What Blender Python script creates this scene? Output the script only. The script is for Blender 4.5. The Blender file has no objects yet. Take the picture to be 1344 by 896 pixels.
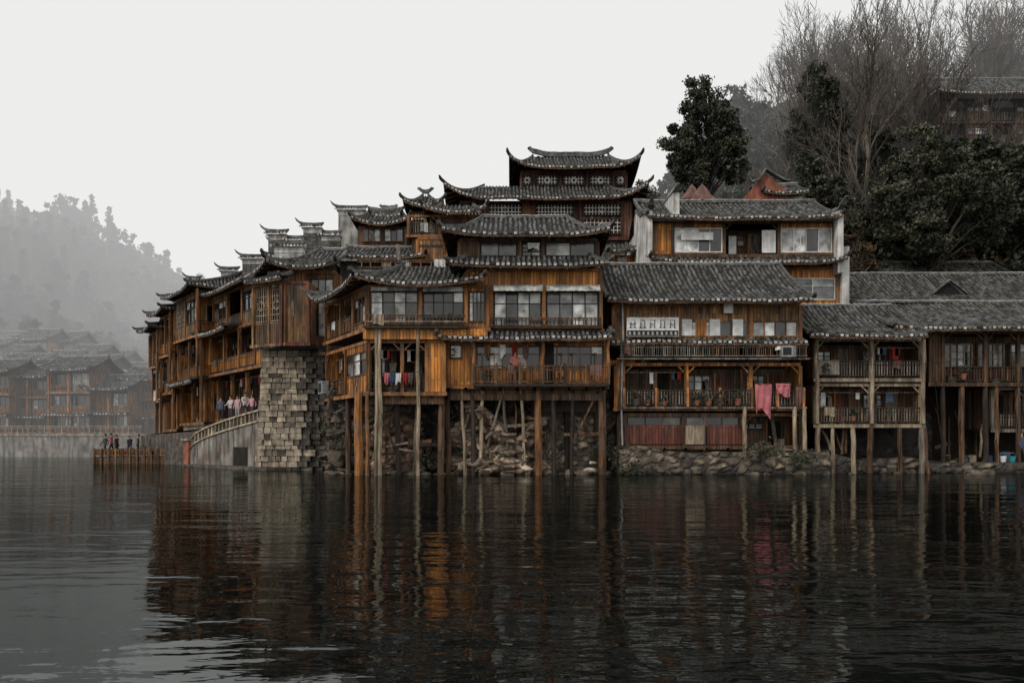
import bpy, math, random, bmesh
import numpy as np
from mathutils import Vector, Quaternion, noise as mn
R=random.Random(11)
F=1045.33; CH=1.6; HOR=580.0
def kx(px): return (px-672)/F
def Zat(py,D): return CH+(HOR-py)*D/F
def Xat(px,D): return kx(px)*D
def rad(a): return math.radians(a)
COL=bpy.context.scene.collection

# ------------------------------------------------------------------ materials
MATS={}
def M(name,c1,c2=None,rough=.8,ns=2.0,sc=(1,1,1),isl=.25,bump=.15,planks=None,pw=.16,streak=.5,spec=.3,coords='loc',metal=0,moss=0,wear=(.05,.05,.03),det=3):
    m=bpy.data.materials.new(name); m.use_nodes=True; nt=m.node_tree; N=nt.nodes; L=nt.links
    bs=N['Principled BSDF']; bs.inputs['Roughness'].default_value=rough
    bs.inputs['Specular IOR Level'].default_value=spec; bs.inputs['Metallic'].default_value=metal
    if c2 is None: c2=tuple(c*.6 for c in c1)
    if coords=='loc':
        at=N.new('ShaderNodeAttribute'); at.attribute_name='loc'; vec=at.outputs['Vector']
    else:
        at=N.new('ShaderNodeTexCoord'); vec=at.outputs['Object']
    mp=N.new('ShaderNodeMapping'); mp.inputs['Scale'].default_value=sc; L.new(vec,mp.inputs[0])
    n=N.new('ShaderNodeTexNoise'); n.inputs['Scale'].default_value=ns; n.inputs['Detail'].default_value=det; L.new(mp.outputs[0],n.inputs['Vector'])
    rp=N.new('ShaderNodeMapRange'); rp.inputs[1].default_value=.35; rp.inputs[2].default_value=.65; L.new(n.outputs[0],rp.inputs[0])
    mx=N.new('ShaderNodeMixRGB'); mx.inputs[1].default_value=(*c1,1); mx.inputs[2].default_value=(*c2,1); L.new(rp.outputs[0],mx.inputs[0])
    col=mx.outputs[0]; hgt=n.outputs[0]
    if moss:
        n3=N.new('ShaderNodeTexNoise'); n3.inputs['Scale'].default_value=.9; n3.inputs['Detail'].default_value=4; L.new(vec,n3.inputs['Vector'])
        r3=N.new('ShaderNodeMapRange'); r3.inputs[1].default_value=.46; r3.inputs[2].default_value=.62; r3.inputs[4].default_value=moss; L.new(n3.outputs[0],r3.inputs[0])
        mu=N.new('ShaderNodeMixRGB'); mu.inputs[2].default_value=(*wear,1); L.new(r3.outputs[0],mu.inputs[0]); L.new(col,mu.inputs[1]); col=mu.outputs[0]
    if planks:
        sx=N.new('ShaderNodeSeparateXYZ'); L.new(vec,sx.inputs[0])
        ad=N.new('ShaderNodeMath'); ad.operation='ADD'; L.new(sx.outputs[0],ad.inputs[0]); L.new(sx.outputs[1],ad.inputs[1])
        cb=N.new('ShaderNodeCombineXYZ')
        if planks=='v': L.new(sx.outputs[2],cb.inputs[0]); L.new(ad.outputs[0],cb.inputs[1])
        else: L.new(ad.outputs[0],cb.inputs[0]); L.new(sx.outputs[2],cb.inputs[1])
        br=N.new('ShaderNodeTexBrick'); L.new(cb.outputs[0],br.inputs[0]); br.inputs['Scale'].default_value=1
        br.inputs['Brick Width'].default_value=2.3 if pw>.13 else .3; br.inputs['Row Height'].default_value=pw; br.inputs['Mortar Size'].default_value=.012
        br.inputs['Color1'].default_value=(.5,.5,.5,1); br.inputs['Color2'].default_value=(1.4,1.32,1.22,1); br.inputs['Mortar'].default_value=(.15,.15,.15,1)
        mu=N.new('ShaderNodeMixRGB'); mu.blend_type='MULTIPLY'; mu.inputs[0].default_value=1; L.new(col,mu.inputs[1]); L.new(br.outputs[0],mu.inputs[2]); col=mu.outputs[0]
    if streak:
        m2=N.new('ShaderNodeMapping'); m2.inputs['Scale'].default_value=(2.2,2.2,.45); L.new(vec,m2.inputs[0])
        n2=N.new('ShaderNodeTexNoise'); n2.inputs['Scale'].default_value=1.3; n2.inputs['Detail'].default_value=4; L.new(m2.outputs[0],n2.inputs['Vector'])
        r2=N.new('ShaderNodeMapRange'); r2.inputs[1].default_value=.44; r2.inputs[2].default_value=.62; r2.inputs[3].default_value=1; r2.inputs[4].default_value=1-streak; L.new(n2.outputs[0],r2.inputs[0])
        mu=N.new('ShaderNodeVectorMath'); mu.operation='SCALE'; L.new(col,mu.inputs[0]); L.new(r2.outputs[0],mu.inputs['Scale']); col=mu.outputs[0]
    if isl:
        g=N.new('ShaderNodeNewGeometry'); r4=N.new('ShaderNodeMapRange'); r4.inputs[3].default_value=1-isl; r4.inputs[4].default_value=1+isl
        L.new(g.outputs['Random Per Island'],r4.inputs[0])
        mu=N.new('ShaderNodeVectorMath'); mu.operation='SCALE'; L.new(col,mu.inputs[0]); L.new(r4.outputs[0],mu.inputs['Scale']); col=mu.outputs[0]
    L.new(col,bs.inputs['Base Color'])
    if bump:
        b=N.new('ShaderNodeBump'); b.inputs['Strength'].default_value=bump; b.inputs['Distance'].default_value=.05; L.new(hgt,b.inputs['Height']); L.new(b.outputs[0],bs.inputs['Normal'])
    MATS[name]=m; return m
WR=dict(moss=.6,wear=(.13,.095,.068))
M('wood_bright',(.68,.28,.05),(.45,.17,.035),.5,3,(4,4,.5),.2,planks='v',streak=.45,moss=.3,wear=(.16,.1,.06))  # brighter orange wood; lit look of the central panel put into its colour
M('wood_orange',(.56,.22,.045),(.29,.112,.026),.55,3,(4,4,.5),.35,planks='v',streak=.6,**WR)
M('wood_honey',(.36,.19,.075),(.17,.09,.037),.6,3,(4,4,.5),.45,planks='v',streak=.6,**WR)
M('wood_brown',(.15,.078,.039),(.07,.04,.023),.65,3,(4,4,.5),.5,planks='v',streak=.55,moss=.5,wear=(.10,.082,.065))
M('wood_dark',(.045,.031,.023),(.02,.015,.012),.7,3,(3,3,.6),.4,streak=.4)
M('wood_grey',(.25,.215,.175),(.095,.08,.065),.85,3,(6,6,.5),.5,streak=.6)
M('wood_pale',(.38,.30,.21),(.16,.12,.08),.8,3,(6,6,.5),.4,streak=.6)
M('wood_red',(.2,.055,.032),(.085,.031,.022),.6,3,(4,4,.5),.35,planks='v',streak=.6,moss=.5,wear=(.09,.065,.052))
M('post_orange',(.36,.145,.038),(.15,.065,.024),.6,3,(6,6,.6),.5,streak=.6,moss=.5,wear=(.12,.09,.07))
M('tile',(.13,.127,.122),(.045,.045,.045),.75,5,(1,1,1),.65,bump=.3,streak=0,moss=.6)
M('tile_base',(.018,.018,.018),None,.9,5,isl=0,bump=0,streak=0)
M('tile_end',(.5,.48,.45),(.18,.17,.16),.8,5,isl=.55,bump=0,streak=0)
M('ridge',(.15,.148,.14),(.05,.05,.048),.8,4,isl=.2,bump=.3,streak=.4)
M('plaster',(.50,.485,.45),(.24,.23,.21),.9,1.2,isl=.05,bump=.15,streak=.6)
M('plaster_white',(.76,.74,.7),(.46,.44,.41),.9,1.2,isl=.05,bump=.15,streak=.5)
M('grey_brick',(.2,.195,.185),(.11,.105,.1),.9,2,isl=.1,planks='h',pw=.12,streak=.45)
M('lattice_white',(.7,.68,.62),(.45,.43,.39),.7,3,isl=.2,bump=0,streak=.3)
M('white_frame',(.78,.77,.73),(.55,.54,.5),.5,3,isl=.15,bump=0,streak=.3)
M('stone_block',(.46,.385,.29),(.21,.17,.125),.9,3,isl=.38,bump=.8,streak=.5)
M('stone_dark',(.14,.12,.1),(.055,.048,.04),.9,3,isl=.3,bump=.6,streak=.5)
M('rock',(.18,.145,.11),(.06,.05,.04),.9,2,isl=.3,bump=.8,streak=.4,coords='obj')
M('rock_pale',(.5,.42,.33),(.22,.15,.1),.9,2,isl=.25,bump=.8,streak=.3,coords='obj')
M('awning',(.6,.6,.57),(.33,.33,.31),.7,3,isl=.1,bump=.1,streak=.5)
M('cloth_pink',(.62,.2,.22),(.42,.13,.14),.9,3,isl=.1,bump=.1,streak=.2)
M('cloth_white',(.8,.79,.76),(.58,.57,.55),.9,3,isl=.1,bump=.1,streak=.25)
M('cloth_blue',(.06,.10,.16),None,.9,3,isl=.4,bump=.1,streak=0)
M('cloth_brown',(.2,.11,.09),None,.9,3,isl=.2,bump=.1,streak=.3)
M('cloth_red',(.38,.035,.025),None,.8,3,isl=.2,bump=0,streak=0)
M('interior',(.022,.016,.011),(.009,.007,.005),.9,2,isl=.2,bump=0,streak=0)  # near-black colour stands in for the shade of unlit rooms and recesses
M('metal_grey',(.4,.4,.4),(.25,.25,.25),.45,4,isl=.2,bump=0,streak=.4,metal=.3)
M('plastic_teal',(.03,.25,.28),None,.4,4,isl=.1,bump=0,streak=0)
M('ink',(.02,.02,.022),None,.6,4,isl=0,bump=0,streak=0)
M('red_plaster',(.36,.13,.08),(.2,.075,.05),.9,2,isl=.1,streak=.4)
M('far_wood',(.27,.135,.07),(.12,.068,.04),.9,1,isl=.45,bump=0,streak=.4)
M('leaf_dark',(.022,.028,.018),(.07,.078,.047),.55,.5,isl=.65,bump=0,streak=0,coords='obj',det=1)
M('leaf_mid',(.032,.037,.023),(.095,.095,.06),.6,.5,isl=.6,bump=0,streak=0,coords='obj',det=1)
M('leaf_far',(.018,.025,.018),(.045,.052,.037),.8,.15,isl=.4,bump=0,streak=0,coords='obj',det=1)
M('leaf_dry',(.12,.075,.04),(.05,.035,.02),.8,.5,isl=.5,bump=0,streak=0,coords='obj',det=1)
M('bark',(.13,.105,.085),(.05,.042,.036),.9,.2,isl=.3,bump=0,streak=0,coords='obj',det=1)
M('earth',(.045,.038,.025),(.02,.018,.012),1,.6,isl=0,bump=.8,streak=0,coords='obj')
M('concrete',(.3,.28,.25),(.14,.13,.115),.9,.8,isl=.1,bump=.2,streak=.6,moss=.5,wear=(.15,.08,.05))
def pane_mat(name,stops,rough=.12):
    m=bpy.data.materials.new(name); m.use_nodes=True; N=m.node_tree.nodes; L=m.node_tree.links; bs=N['Principled BSDF']
    g=N.new('ShaderNodeNewGeometry'); r=N.new('ShaderNodeValToRGB'); r.color_ramp.interpolation='CONSTANT'
    L.new(g.outputs['Random Per Island'],r.inputs[0])
    while len(r.color_ramp.elements)<len(stops): r.color_ramp.elements.new(.5)
    for e,(p,c) in zip(r.color_ramp.elements,stops): e.position=p; e.color=(*c,1)
    at=N.new('ShaderNodeAttribute'); at.attribute_name='loc'
    n=N.new('ShaderNodeTexNoise'); n.inputs['Scale'].default_value=1.7; L.new(at.outputs['Vector'],n.inputs['Vector'])
    mr=N.new('ShaderNodeMapRange'); mr.inputs[1].default_value=.35; mr.inputs[2].default_value=.65; mr.inputs[3].default_value=.25; mr.inputs[4].default_value=1.3; L.new(n.outputs[0],mr.inputs[0])
    mu=N.new('ShaderNodeVectorMath'); mu.operation='SCALE'; L.new(r.outputs[0],mu.inputs[0]); L.new(mr.outputs[0],mu.inputs['Scale']); L.new(mu.outputs[0],bs.inputs['Base Color'])
    b=N.new('ShaderNodeBump'); b.inputs['Strength'].default_value=.12; L.new(n.outputs[0],b.inputs['Height']); L.new(b.outputs[0],bs.inputs['Normal'])
    bs.inputs['Roughness'].default_value=rough; bs.inputs['Specular IOR Level'].default_value=.8; MATS[name]=m
pane_mat('pane',[(0,(.012,.012,.012)),(.42,(.05,.052,.05)),(.62,(.18,.18,.17)),(.8,(.58,.57,.53))])
pane_mat('pane_light',[(0,(.13,.135,.13)),(.22,(.38,.38,.36)),(.5,(.75,.75,.72)),(.84,(.04,.04,.04))])
pane_mat('pane_dark',[(0,(.012,.012,.012)),(.6,(.03,.03,.03)),(.85,(.1,.1,.09))])

# ------------------------------------------------------------------ mesh helpers
def new_obj(name,verts,faces,mat,parent=None,loc=None,smooth=False,base=(0,0,0)):
    me=bpy.data.meshes.new(name); me.from_pydata(verts,[],faces); me.update()
    me.materials.append(MATS[mat] if isinstance(mat,str) else mat)
    if loc is not None:
        a=me.attributes.new('loc','FLOAT_VECTOR','POINT'); a.data.foreach_set('vector',np.array(loc,dtype=np.float32).ravel())
    if smooth: me.polygons.foreach_set('use_smooth',[True]*len(me.polygons))
    o=bpy.data.objects.new(name,me); COL.objects.link(o); o.location=base
    if parent: o.parent=parent
    return o
def empty(name,loc=(0,0,0)):
    o=bpy.data.objects.new(name,None); COL.objects.link(o); o.location=loc; o.empty_display_size=.5; return o

class Bld:
    def __init__(s,name,ox,oy,ang=0):
        s.name=name; s.parts={}; s.base=(ox,oy); s.frame(ox,oy,ang)
    def frame(s,ox,oy,ang=0):
        s.o=(ox,oy); a=rad(ang); s.d=(math.cos(a),math.sin(a)); s.n=(-s.d[1],s.d[0]); return s
    def u(s,px,v=0):
        k=kx(px); ox=s.o[0]+s.n[0]*v; oy=s.o[1]+s.n[1]*v
        return (k*oy-ox)/(s.d[0]-k*s.d[1])
    def z(s,py,v=0,px=None):
        Y=s.o[1]+s.n[1]*v+(s.u(px,v)*s.d[1] if px is not None else 0)
        return Zat(py,Y)
    def add(s,part,mat,vl,faces):
        key=part+'_'+mat if mat not in part else part
        p=s.parts.setdefault(key,(mat,[],[],[]))
        k=len(p[1])
        for (u,v,z) in vl:
            p[1].append((s.o[0]+s.d[0]*u+s.n[0]*v-s.base[0], s.o[1]+s.d[1]*u+s.n[1]*v-s.base[1], z)); p[3].append((u,v,z))
        for f in faces: p[2].append([i+k for i in f])
    BF=[(0,3,2,1),(4,5,6,7),(0,1,5,4),(1,2,6,5),(2,3,7,6),(3,0,4,7)]
    def box(s,part,mat,u0,u1,v0,v1,z0,z1):
        if u1<u0:u0,u1=u1,u0
        if v1<v0:v0,v1=v1,v0
        if z1<z0:z0,z1=z1,z0
        s.add(part,mat,[(u0,v0,z0),(u1,v0,z0),(u1,v1,z0),(u0,v1,z0),(u0,v0,z1),(u1,v0,z1),(u1,v1,z1),(u0,v1,z1)],s.BF)
    def beam(s,part,mat,p,q,w,h=None):
        h=h or w; p=Vector(p); q=Vector(q); d=(q-p).normalized()
        up=Vector((0,0,1)) if abs(d.z)<.95 else Vector((0,1,0))
        a=d.cross(up).normalized()*w/2; b=a.cross(d).normalized()*h/2
        vl=[tuple(p-a-b),tuple(p+a-b),tuple(p+a+b),tuple(p-a+b),tuple(q-a-b),tuple(q+a-b),tuple(q+a+b),tuple(q-a+b)]
        s.add(part,mat,vl,s.BF)
    def log(s,part,mat,p,q,r0,r1=None,n=7):
        r1=r1 or r0; p=Vector(p); q=Vector(q); d=(q-p).normalized(); up=Vector((0,0,1)) if abs(d.z)<.95 else Vector((0,1,0))
        a=d.cross(up).normalized(); b=a.cross(d).normalized(); vl=[];seg=4
        off=[Vector((0,0,0))]+[a*R.uniform(-.05,.05)+b*R.uniform(-.05,.05) for _ in range(seg-1)]+[Vector((0,0,0))]
        if (q-p).length<1: off=[Vector((0,0,0))]*(seg+1)
        for j in range(seg+1):
            t=j/seg; c=p.lerp(q,t)+off[j]; r=r0+(r1-r0)*t
            for i in range(n):
                an=i*2*math.pi/n; vl.append(tuple(c+(a*math.cos(an)+b*math.sin(an))*r))
        fs=[]
        for j in range(seg):
            for i in range(n):
                fs.append((j*n+i,j*n+(i+1)%n,(j+1)*n+(i+1)%n,(j+1)*n+i))
        s.add(part,mat,vl,fs)
    def sweep(s,part,mat,pts,w,h,taper0=1,taper1=1):
        vl=[];fs=[];n=len(pts)
        for i,p in enumerate(pts):
            a=pts[max(0,i-1)]; b=pts[min(n-1,i+1)]; d=Vector((b[0]-a[0],b[1]-a[1],0))
            if d.length<1e-6: d=Vector((1,0,0))
            d.normalize(); sd=Vector((-d.y,d.x,0)); k=1
            if i==0:k=taper0
            if i==n-1:k=taper1
            P=Vector(p); ww=w*k/2; hh=h*k
            vl+= [tuple(P-sd*ww),tuple(P+sd*ww),tuple(P+sd*ww*.7+Vector((0,0,hh))),tuple(P-sd*ww*.7+Vector((0,0,hh)))]
        for i in range(n-1):
            b=i*4
            for j in range(4): fs.append((b+j,b+(j+1)%4,b+4+(j+1)%4,b+4+j))
        fs.append((0,1,2,3)); e=(n-1)*4; fs.append((e+3,e+2,e+1,e))
        s.add(part,mat,vl,fs)
    def roof_face(s,E,D,I,L,Rn,z0,H,a=0,b=0,l0=0,l1=0,Lc=2.6,Lc1=None,cw=.25,curve=.35,row=.36,hips=True,ridge=False,under=True,rh=.22,far=False,rl=.1):
        Lc1=Lc1 or Lc; ph=R.uniform(0,50)
        def pt(u,t,dz=0,out=0):
            uu=max(0,min(L,u))
            w=(max(0,1-uu/Lc)**2.2*l0+max(0,1-(L-uu)/Lc1)**2.2*l1)*max(0,(1-t))**1.3
            sag=.09*mn.noise(Vector((uu*.35+ph,t*1.5,0)))*min(1,uu)*min(1,max(0,L-uu)) if L>4 else 0
            return (E[0]+D[0]*u+I[0]*(Rn*t-out),E[1]+D[1]*u+I[1]*(Rn*t-out),z0+H*((1-curve)*t+curve*t*t)+w+dz+sag)
        def tm(u):
            t=1
            if a>0 and u<a: t=min(t,u/a)
            if b>0 and L-u<b: t=min(t,(L-u)/b)
            return max(.0,t)
        n=max(2,int(round(L/cw))); w=L/n; SL=math.hypot(Rn,H); nr=max(2,int(SL/row))
        bv=[];bf=[]
        for i in range(n):
            ua=i*w; ub=ua+w; uc=(ua+ub)/2
            m=3
            k=len(bv)
            for j in range(m+1):
                bv.append(pt(ua,tm(ua)*j/m)); bv.append(pt(ub,tm(ub)*j/m))
            for j in range(m): bf.append((k+2*j,k+2*j+1,k+2*j+3,k+2*j+2))
            tx=tm(uc); cj=R.uniform(-.03,.03)
            for j in range(nr):
                t0=j/nr; t1=(j+1.15)/nr
                if t0>=tx: break
                t1=min(t1,tx)
                ju=cj+R.uniform(-.03,.03); jz=R.uniform(-.015,.028); hh=.085
                c=uc+ju; e=w*.33
                if R.random()<.02: continue
                lo=[pt(c-e,t0,.0+jz,.0),pt(c-e*.55,t0,hh+jz+.02),pt(c+e*.55,t0,hh+jz+.02),pt(c+e,t0,.0+jz)]
                hi=[pt(c-e*.85,t1,-.01),pt(c-e*.5,t1,hh-.02),pt(c+e*.5,t1,hh-.02),pt(c+e*.85,t1,-.01)]
                s.add('roof_tiles','tile',lo+hi,[(0,1,5,4),(1,2,6,5),(2,3,7,6),(0,3,2,1)])
            if R.random()>.15:
                q=R.uniform(-.025,.025); p=[pt(uc-w*.3,0,-.03+q,.02),pt(uc+w*.3,0,-.03+q,.02),pt(uc+w*.3,0,.09+q,.02),pt(uc-w*.3,0,.09+q,.02)]
                s.add('eave_tile_ends','tile_end',p,[(0,1,2,3)])
        s.add('roof_bed','tile_base',bv,bf)
        if under:
            uv=[];uf=[];m=max(2,int(L/.8))
            for i in range(m+1):
                u=L*i/m
                for t in (0,.5,1): uv.append(pt(u,t*tm(u),-.1))
            for i in range(m):
                for j in range(2): uf.append((i*3+j,i*3+j+1,i*3+4+j,i*3+3+j))
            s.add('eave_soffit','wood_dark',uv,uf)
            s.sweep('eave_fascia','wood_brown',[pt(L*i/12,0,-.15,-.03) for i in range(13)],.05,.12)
            if not far:
                q=int(L/.45)
                for i in range(q):
                    u=(i+.5)*L/q; t=min(.6,tm(u)); 
                    if t>.05: s.beam('rafters','wood_brown',pt(u,.01,-.17),pt(u,t,-.17),.07,.09)
        if hips:
            for (ins,side,lf) in ((a,0,l0),(b,1,l1)):
                U=(lambda t:ins*t) if side==0 else (lambda t:L-ins*t)
                pts=[pt(U(t),t,.04) for t in (1,.8,.6,.45,.3,.18,.08,0)]
                if lf>0:
                    p0=Vector(pts[-1]); d=(p0-Vector(pts[-2])); d.z=0; d.normalize()
                    for q,zz in ((.16,.08),(.3,.22),(.38,.42)): pts.append(tuple(p0+d*q*(.6+lf*.5)+Vector((0,0,zz*(.3+lf*.6)))))
                s.sweep('hip_ridges','ridge',pts,.2,.17,1,.25 if lf>0 else 1)
        if ridge: s.ridge_line(pt(a,1,.02),pt(L-b,1,.02),rh,lift=rl)
    def ridge_line(s,p,q,h=.28,lift=.15,orn=False):
        p=Vector(p);q=Vector(q); d=(q-p); L=d.length; d.normalize(); pts=[]
        kk=min(1,lift/.3+.15)
        for i in range(-2,17):
            t=max(0,min(1,i/14))
            if i<0: pts.append(tuple(p+d*(i*.2*kk)+Vector((0,0,lift+(-i)*.15*kk)))); continue
            if i>14: pts.append(tuple(q+d*((i-14)*.2*kk)+Vector((0,0,lift+(i-14)*.15*kk)))); continue
            x=min(t,1-t)*L; w=max(0,1-x/1.6)**2*lift+R.uniform(-.02,.02)
            pts.append(tuple(p.lerp(q,t)+Vector((0,0,w))))
        s.sweep('ridge_cap','ridge',pts,.2,h,.3,.3)
        s.sweep('ridge_top','tile_end',[(a,b,c+h+.003) for a,b,c in pts[2:-2]],.14,.035,.6,.6)
    def hip_roof(s,u0,u1,v0,v1,z0,H,hip=1.5,lift=.5,far=False,cw=.25,rh=.22,back=True,rl=.12):
        D=v1-v0; L=u1-u0; r=D/2
        lc=2.4; ls=lc*(D/2)/max(hip,.01) if hip>0 else lc
        if hip>0:
            s.roof_face((u0,v0),(1,0),(0,1),L,r,z0,H,hip,hip,lift,lift,lc,far=far,cw=cw)
            s.roof_face((u0,v1),(0,-1),(1,0),D,hip,z0,H,D/2,D/2,lift,lift,ls,far=far,cw=cw,hips=False)
            s.roof_face((u1,v0),(0,1),(-1,0),D,hip,z0,H,D/2,D/2,lift,lift,ls,far=far,cw=cw,hips=False)
            if back: s.roof_face((u1,v1),(-1,0),(0,-1),L,r,z0,H,hip,hip,lift,lift,lc,far=far,cw=cw*2)
        else:
            s.roof_face((u0,v0),(1,0),(0,1),L,r,z0,H,0,0,lift,lift,lc,far=far,cw=cw)
            if back: s.roof_face((u1,v1),(-1,0),(0,-1),L,r,z0,H,0,0,lift,lift,lc,far=far,cw=cw*2)
            for uu in (u0+.5,u1-.5):
                s.add('gable_wall','wood_brown',[(uu,v0+.6,z0+.1),(uu,v1-.6,z0+.1),(uu,(v0+v1)/2,z0+H-.15)],[(0,1,2)])
        s.ridge_line((u0+hip,(v0+v1)/2,z0+H),(u1-hip,(v0+v1)/2,z0+H),rh,lift=rl)
    def window(s,u0,u1,z0,z1,v=0,cols=3,rows=2,fr='wood_brown',pane='pane',fw=.07):
        s.box('window_frame',fr,u0,u1,v-.03,v+.07,z1-fw,z1); s.box('window_frame',fr,u0,u1,v-.05,v+.07,z0,z0+fw)
        s.box('window_frame',fr,u0,u0+fw,v-.028,v+.068,z0+fw,z1-fw); s.box('window_frame',fr,u1-fw,u1,v-.028,v+.068,z0+fw,z1-fw)
        w=(u1-u0-2*fw)/cols; 
        for i in range(cols):
            a=u0+fw+w*i
            if i: s.box('mullions',fr,a-.025,a+.025,v-.01,v+.06,z0+fw,z1-fw)
            zz_=z0+fw+(z1-z0-2*fw)*.66
            if rows>1:
                s.box('panes',pane,a+.02,a+w-.02,v+.045,v+.055,z0+fw,zz_-.001); s.box('panes',pane,a+.02,a+w-.02,v+.045,v+.055,zz_+.001,z1-fw)
            else: s.box('panes',pane,a+.02,a+w-.02,v+.045,v+.055,z0+fw,z1-fw)
            for j in range(1,rows):
                zz=z0+fw+(z1-z0-2*fw)*(j/rows if rows!=2 else .66)
                s.box('glazing_bars',fr,a+.026,a+w-.026,v+.0,v+.043,zz-.018,zz+.018)
            if R.random()<.13 and w>.3:
                s.beam('open_casement',fr,(a+.05,v-.05,z0+fw+.1),(a+.05+w*.3,v-.35,z0+fw+.1),.03,.05); s.beam('open_casement',fr,(a+.05,v-.05,zz_),(a+.05+w*.3,v-.35,zz_),.03,.05); s.box('open_casement',fr,a+.03+w*.3,a+.07+w*.3,v-.38,v-.34,z0+fw+.08,zz_+.02)
    def lattice(s,u0,u1,z0,z1,v=0,fr='wood_dark',bar='lattice_white',step=.17,pane='interior',t=.014):
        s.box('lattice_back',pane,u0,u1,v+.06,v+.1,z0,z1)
        fw=.07
        s.box('lattice_frame',fr,u0,u1,v-.03,v+.05,z1-fw,z1); s.box('lattice_frame',fr,u0,u1,v-.03,v+.05,z0,z0+fw)
        s.box('lattice_frame',fr,u0,u0+fw,v-.028,v+.048,z0+fw,z1-fw); s.box('lattice_frame',fr,u1-fw,u1,v-.028,v+.048,z0+fw,z1-fw)
        n=max(2,int((u1-u0)/step)); 
        for i in range(1,n):
            u=u0+(u1-u0)*i/n; s.box('lattice_bars',bar,u-t,u+t,v,v+.03,z0+fw,z1-fw)
        m=max(2,int((z1-z0)/step))
        for j in range(1,m):
            if (j%2==1) or m<5:
                z=z0+(z1-z0)*j/m; s.box('lattice_bars',bar,u0+fw,u1-fw,v+.005,v+.035,z-t,z+t)
        cu,cz=(u0+u1)/2,(z0+z1)/2; a=min(u1-u0,z1-z0)*.3
        for p,q in (((cu-a,cz),(cu,cz+a)),((cu,cz+a),(cu+a,cz)),((cu+a,cz),(cu,cz-a)),((cu,cz-a),(cu-a,cz))):
            s.beam('lattice_bars',bar,(p[0],v-.01,p[1]),(q[0],v-.01,q[1]),t*2)
    def rail(s,u0,u1,z,v=0,h=.95,mat='wood_brown',step=.14,side=None,rails='wood_dark',drape=.45):
        def bx(part,m,a0,a1,w0,w1,q0,q1):
            if side is None: s.box(part,m,a0,a1,w0,w1,q0,q1)
            else: s.box(part,m,w0,w1,a0,a1,q0,q1)
        vv=v if side is None else side
        bx('handrail',rails,u0,u1,vv-.05,vv+.05,z+h-.06,z+h)
        bx('bottom_rail',rails,u0,u1,vv-.03,vv+.03,z+.08,z+.14)
        bx('mid_rail',rails,u0,u1,vv-.028,vv+.028,z+h*.72,z+h*.72+.04)
        n=max(1,int(abs(u1-u0)/step))
        for i in range(n):
            if R.random()<.03: continue
            a=u0+(u1-u0)*(i+.5+R.uniform(-.12,.12))/n
            bx('balusters',mat,a-.024,a+.024,vv-.02,vv+.02,z+.14,z+h-.06)
        if side is None and abs(u1-u0)>1.6 and R.random()<drape:
            a=R.uniform(u0+.1,u1-.8); w=R.uniform(.3,.7); l=R.uniform(.3,.6); mt=R.choice(['cloth_white','cloth_brown','cloth_blue','awning','cloth_brown','wood_pale'])
            m_=8; vl=[];fl=[]
            for i in range(m_+1):
                x=a+w*i/m_; o=.03*math.sin(i*1.9); vl+=[(x,vv-.065+o*.3,z+h+.01),(x,vv-.08+o,z+h-l*.5),(x,vv-.085+o,z+h-l+.04*math.sin(i*.7))]
            for i in range(m_):
                for j in range(2): fl.append((i*3+j,i*3+j+1,i*3+4+j,i*3+3+j))
            s.add('draped_cloth',mt,vl,fl)
    def planks(s,u0,u1,z0,z1,v,wood,rep=.45):
        s.box('plank_wall',wood,u0,u1,v,v+.06,z0,z1)
        n=int((u1-u0)/.32)
        for i in range(1,n):
            u=u0+(u1-u0)*i/n+R.uniform(-.02,.02); s.box('battens',wood,u-.025,u+.025,v-.018,v-.001,z0+.01,z1-.01)
        if wood=='wood_bright': rep=.1
        for _ in range(int((u1-u0)*(z1-z0)*rep)):
            u=R.uniform(u0,u1-.25); z=R.uniform(z0,z1-.3); s.box('repair_boards',R.choice(['wood_grey','wood_pale','wood_brown','wood_brown']),u,min(u1,u+R.uniform(.12,.3)),v-.026,v-.019,z,min(z1-.02,z+R.uniform(.3,1.2)))
    def clutter(s,u0,u1,z,v,n=4):
        for _ in range(n):
            u=R.uniform(u0,u1-.4); k=R.random(); w=R.uniform(.2,.5); h=R.uniform(.2,.7)
            if k<.35:
                s.box('crate',R.choice(['wood_pale','cloth_blue','cloth_brown','wood_grey']),u,u+w,v,v+.3,z,z+h*.7); s.box('crate_lid','wood_dark',u-.02,u+w+.02,v-.02,v+.32,z+h*.7,z+h*.7+.04)
            elif k<.6: s.log('jar','stone_dark',(u,v+.15,z),(u,v+.15,z+h*.6),.16,.1)
            elif k<.8: s.beam('leaning_board',R.choice(['wood_pale','wood_grey']),(u,v,z),(u+R.uniform(-.2,.2),v+.25,z+1.5),.18,.03)
            else:
                s.box('stool_top','wood_honey',u,u+.35,v,v+.3,z+.42,z+.46)
                for a,c in ((0,0),(.31,0),(0,.26),(.31,.26)): s.box('stool_legs','wood_honey',u+a,u+a+.04,v+c,v+c+.04,z,z+.42)
    def debris(s,u0,u1,v,z0,z1,n):
        for _ in range(n):
            u=R.uniform(u0,u1); z=R.uniform(z0,z1); l=R.uniform(.6,2.2); m=R.choice(['wood_grey','wood_brown','wood_dark','wood_pale','wood_brown'])
            if R.random()<.5: s.log('props',m,(u,v+R.uniform(-.3,.6),z),(u+R.uniform(-.9,.9),v+R.uniform(-.3,.6),z+l),R.uniform(.03,.07))
            else: s.beam('loose_boards',m,(u,v+R.uniform(0,.6),z),(u+l,v+R.uniform(0,.6),z+R.uniform(-.2,.3)),.04,R.uniform(.08,.2))
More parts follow.
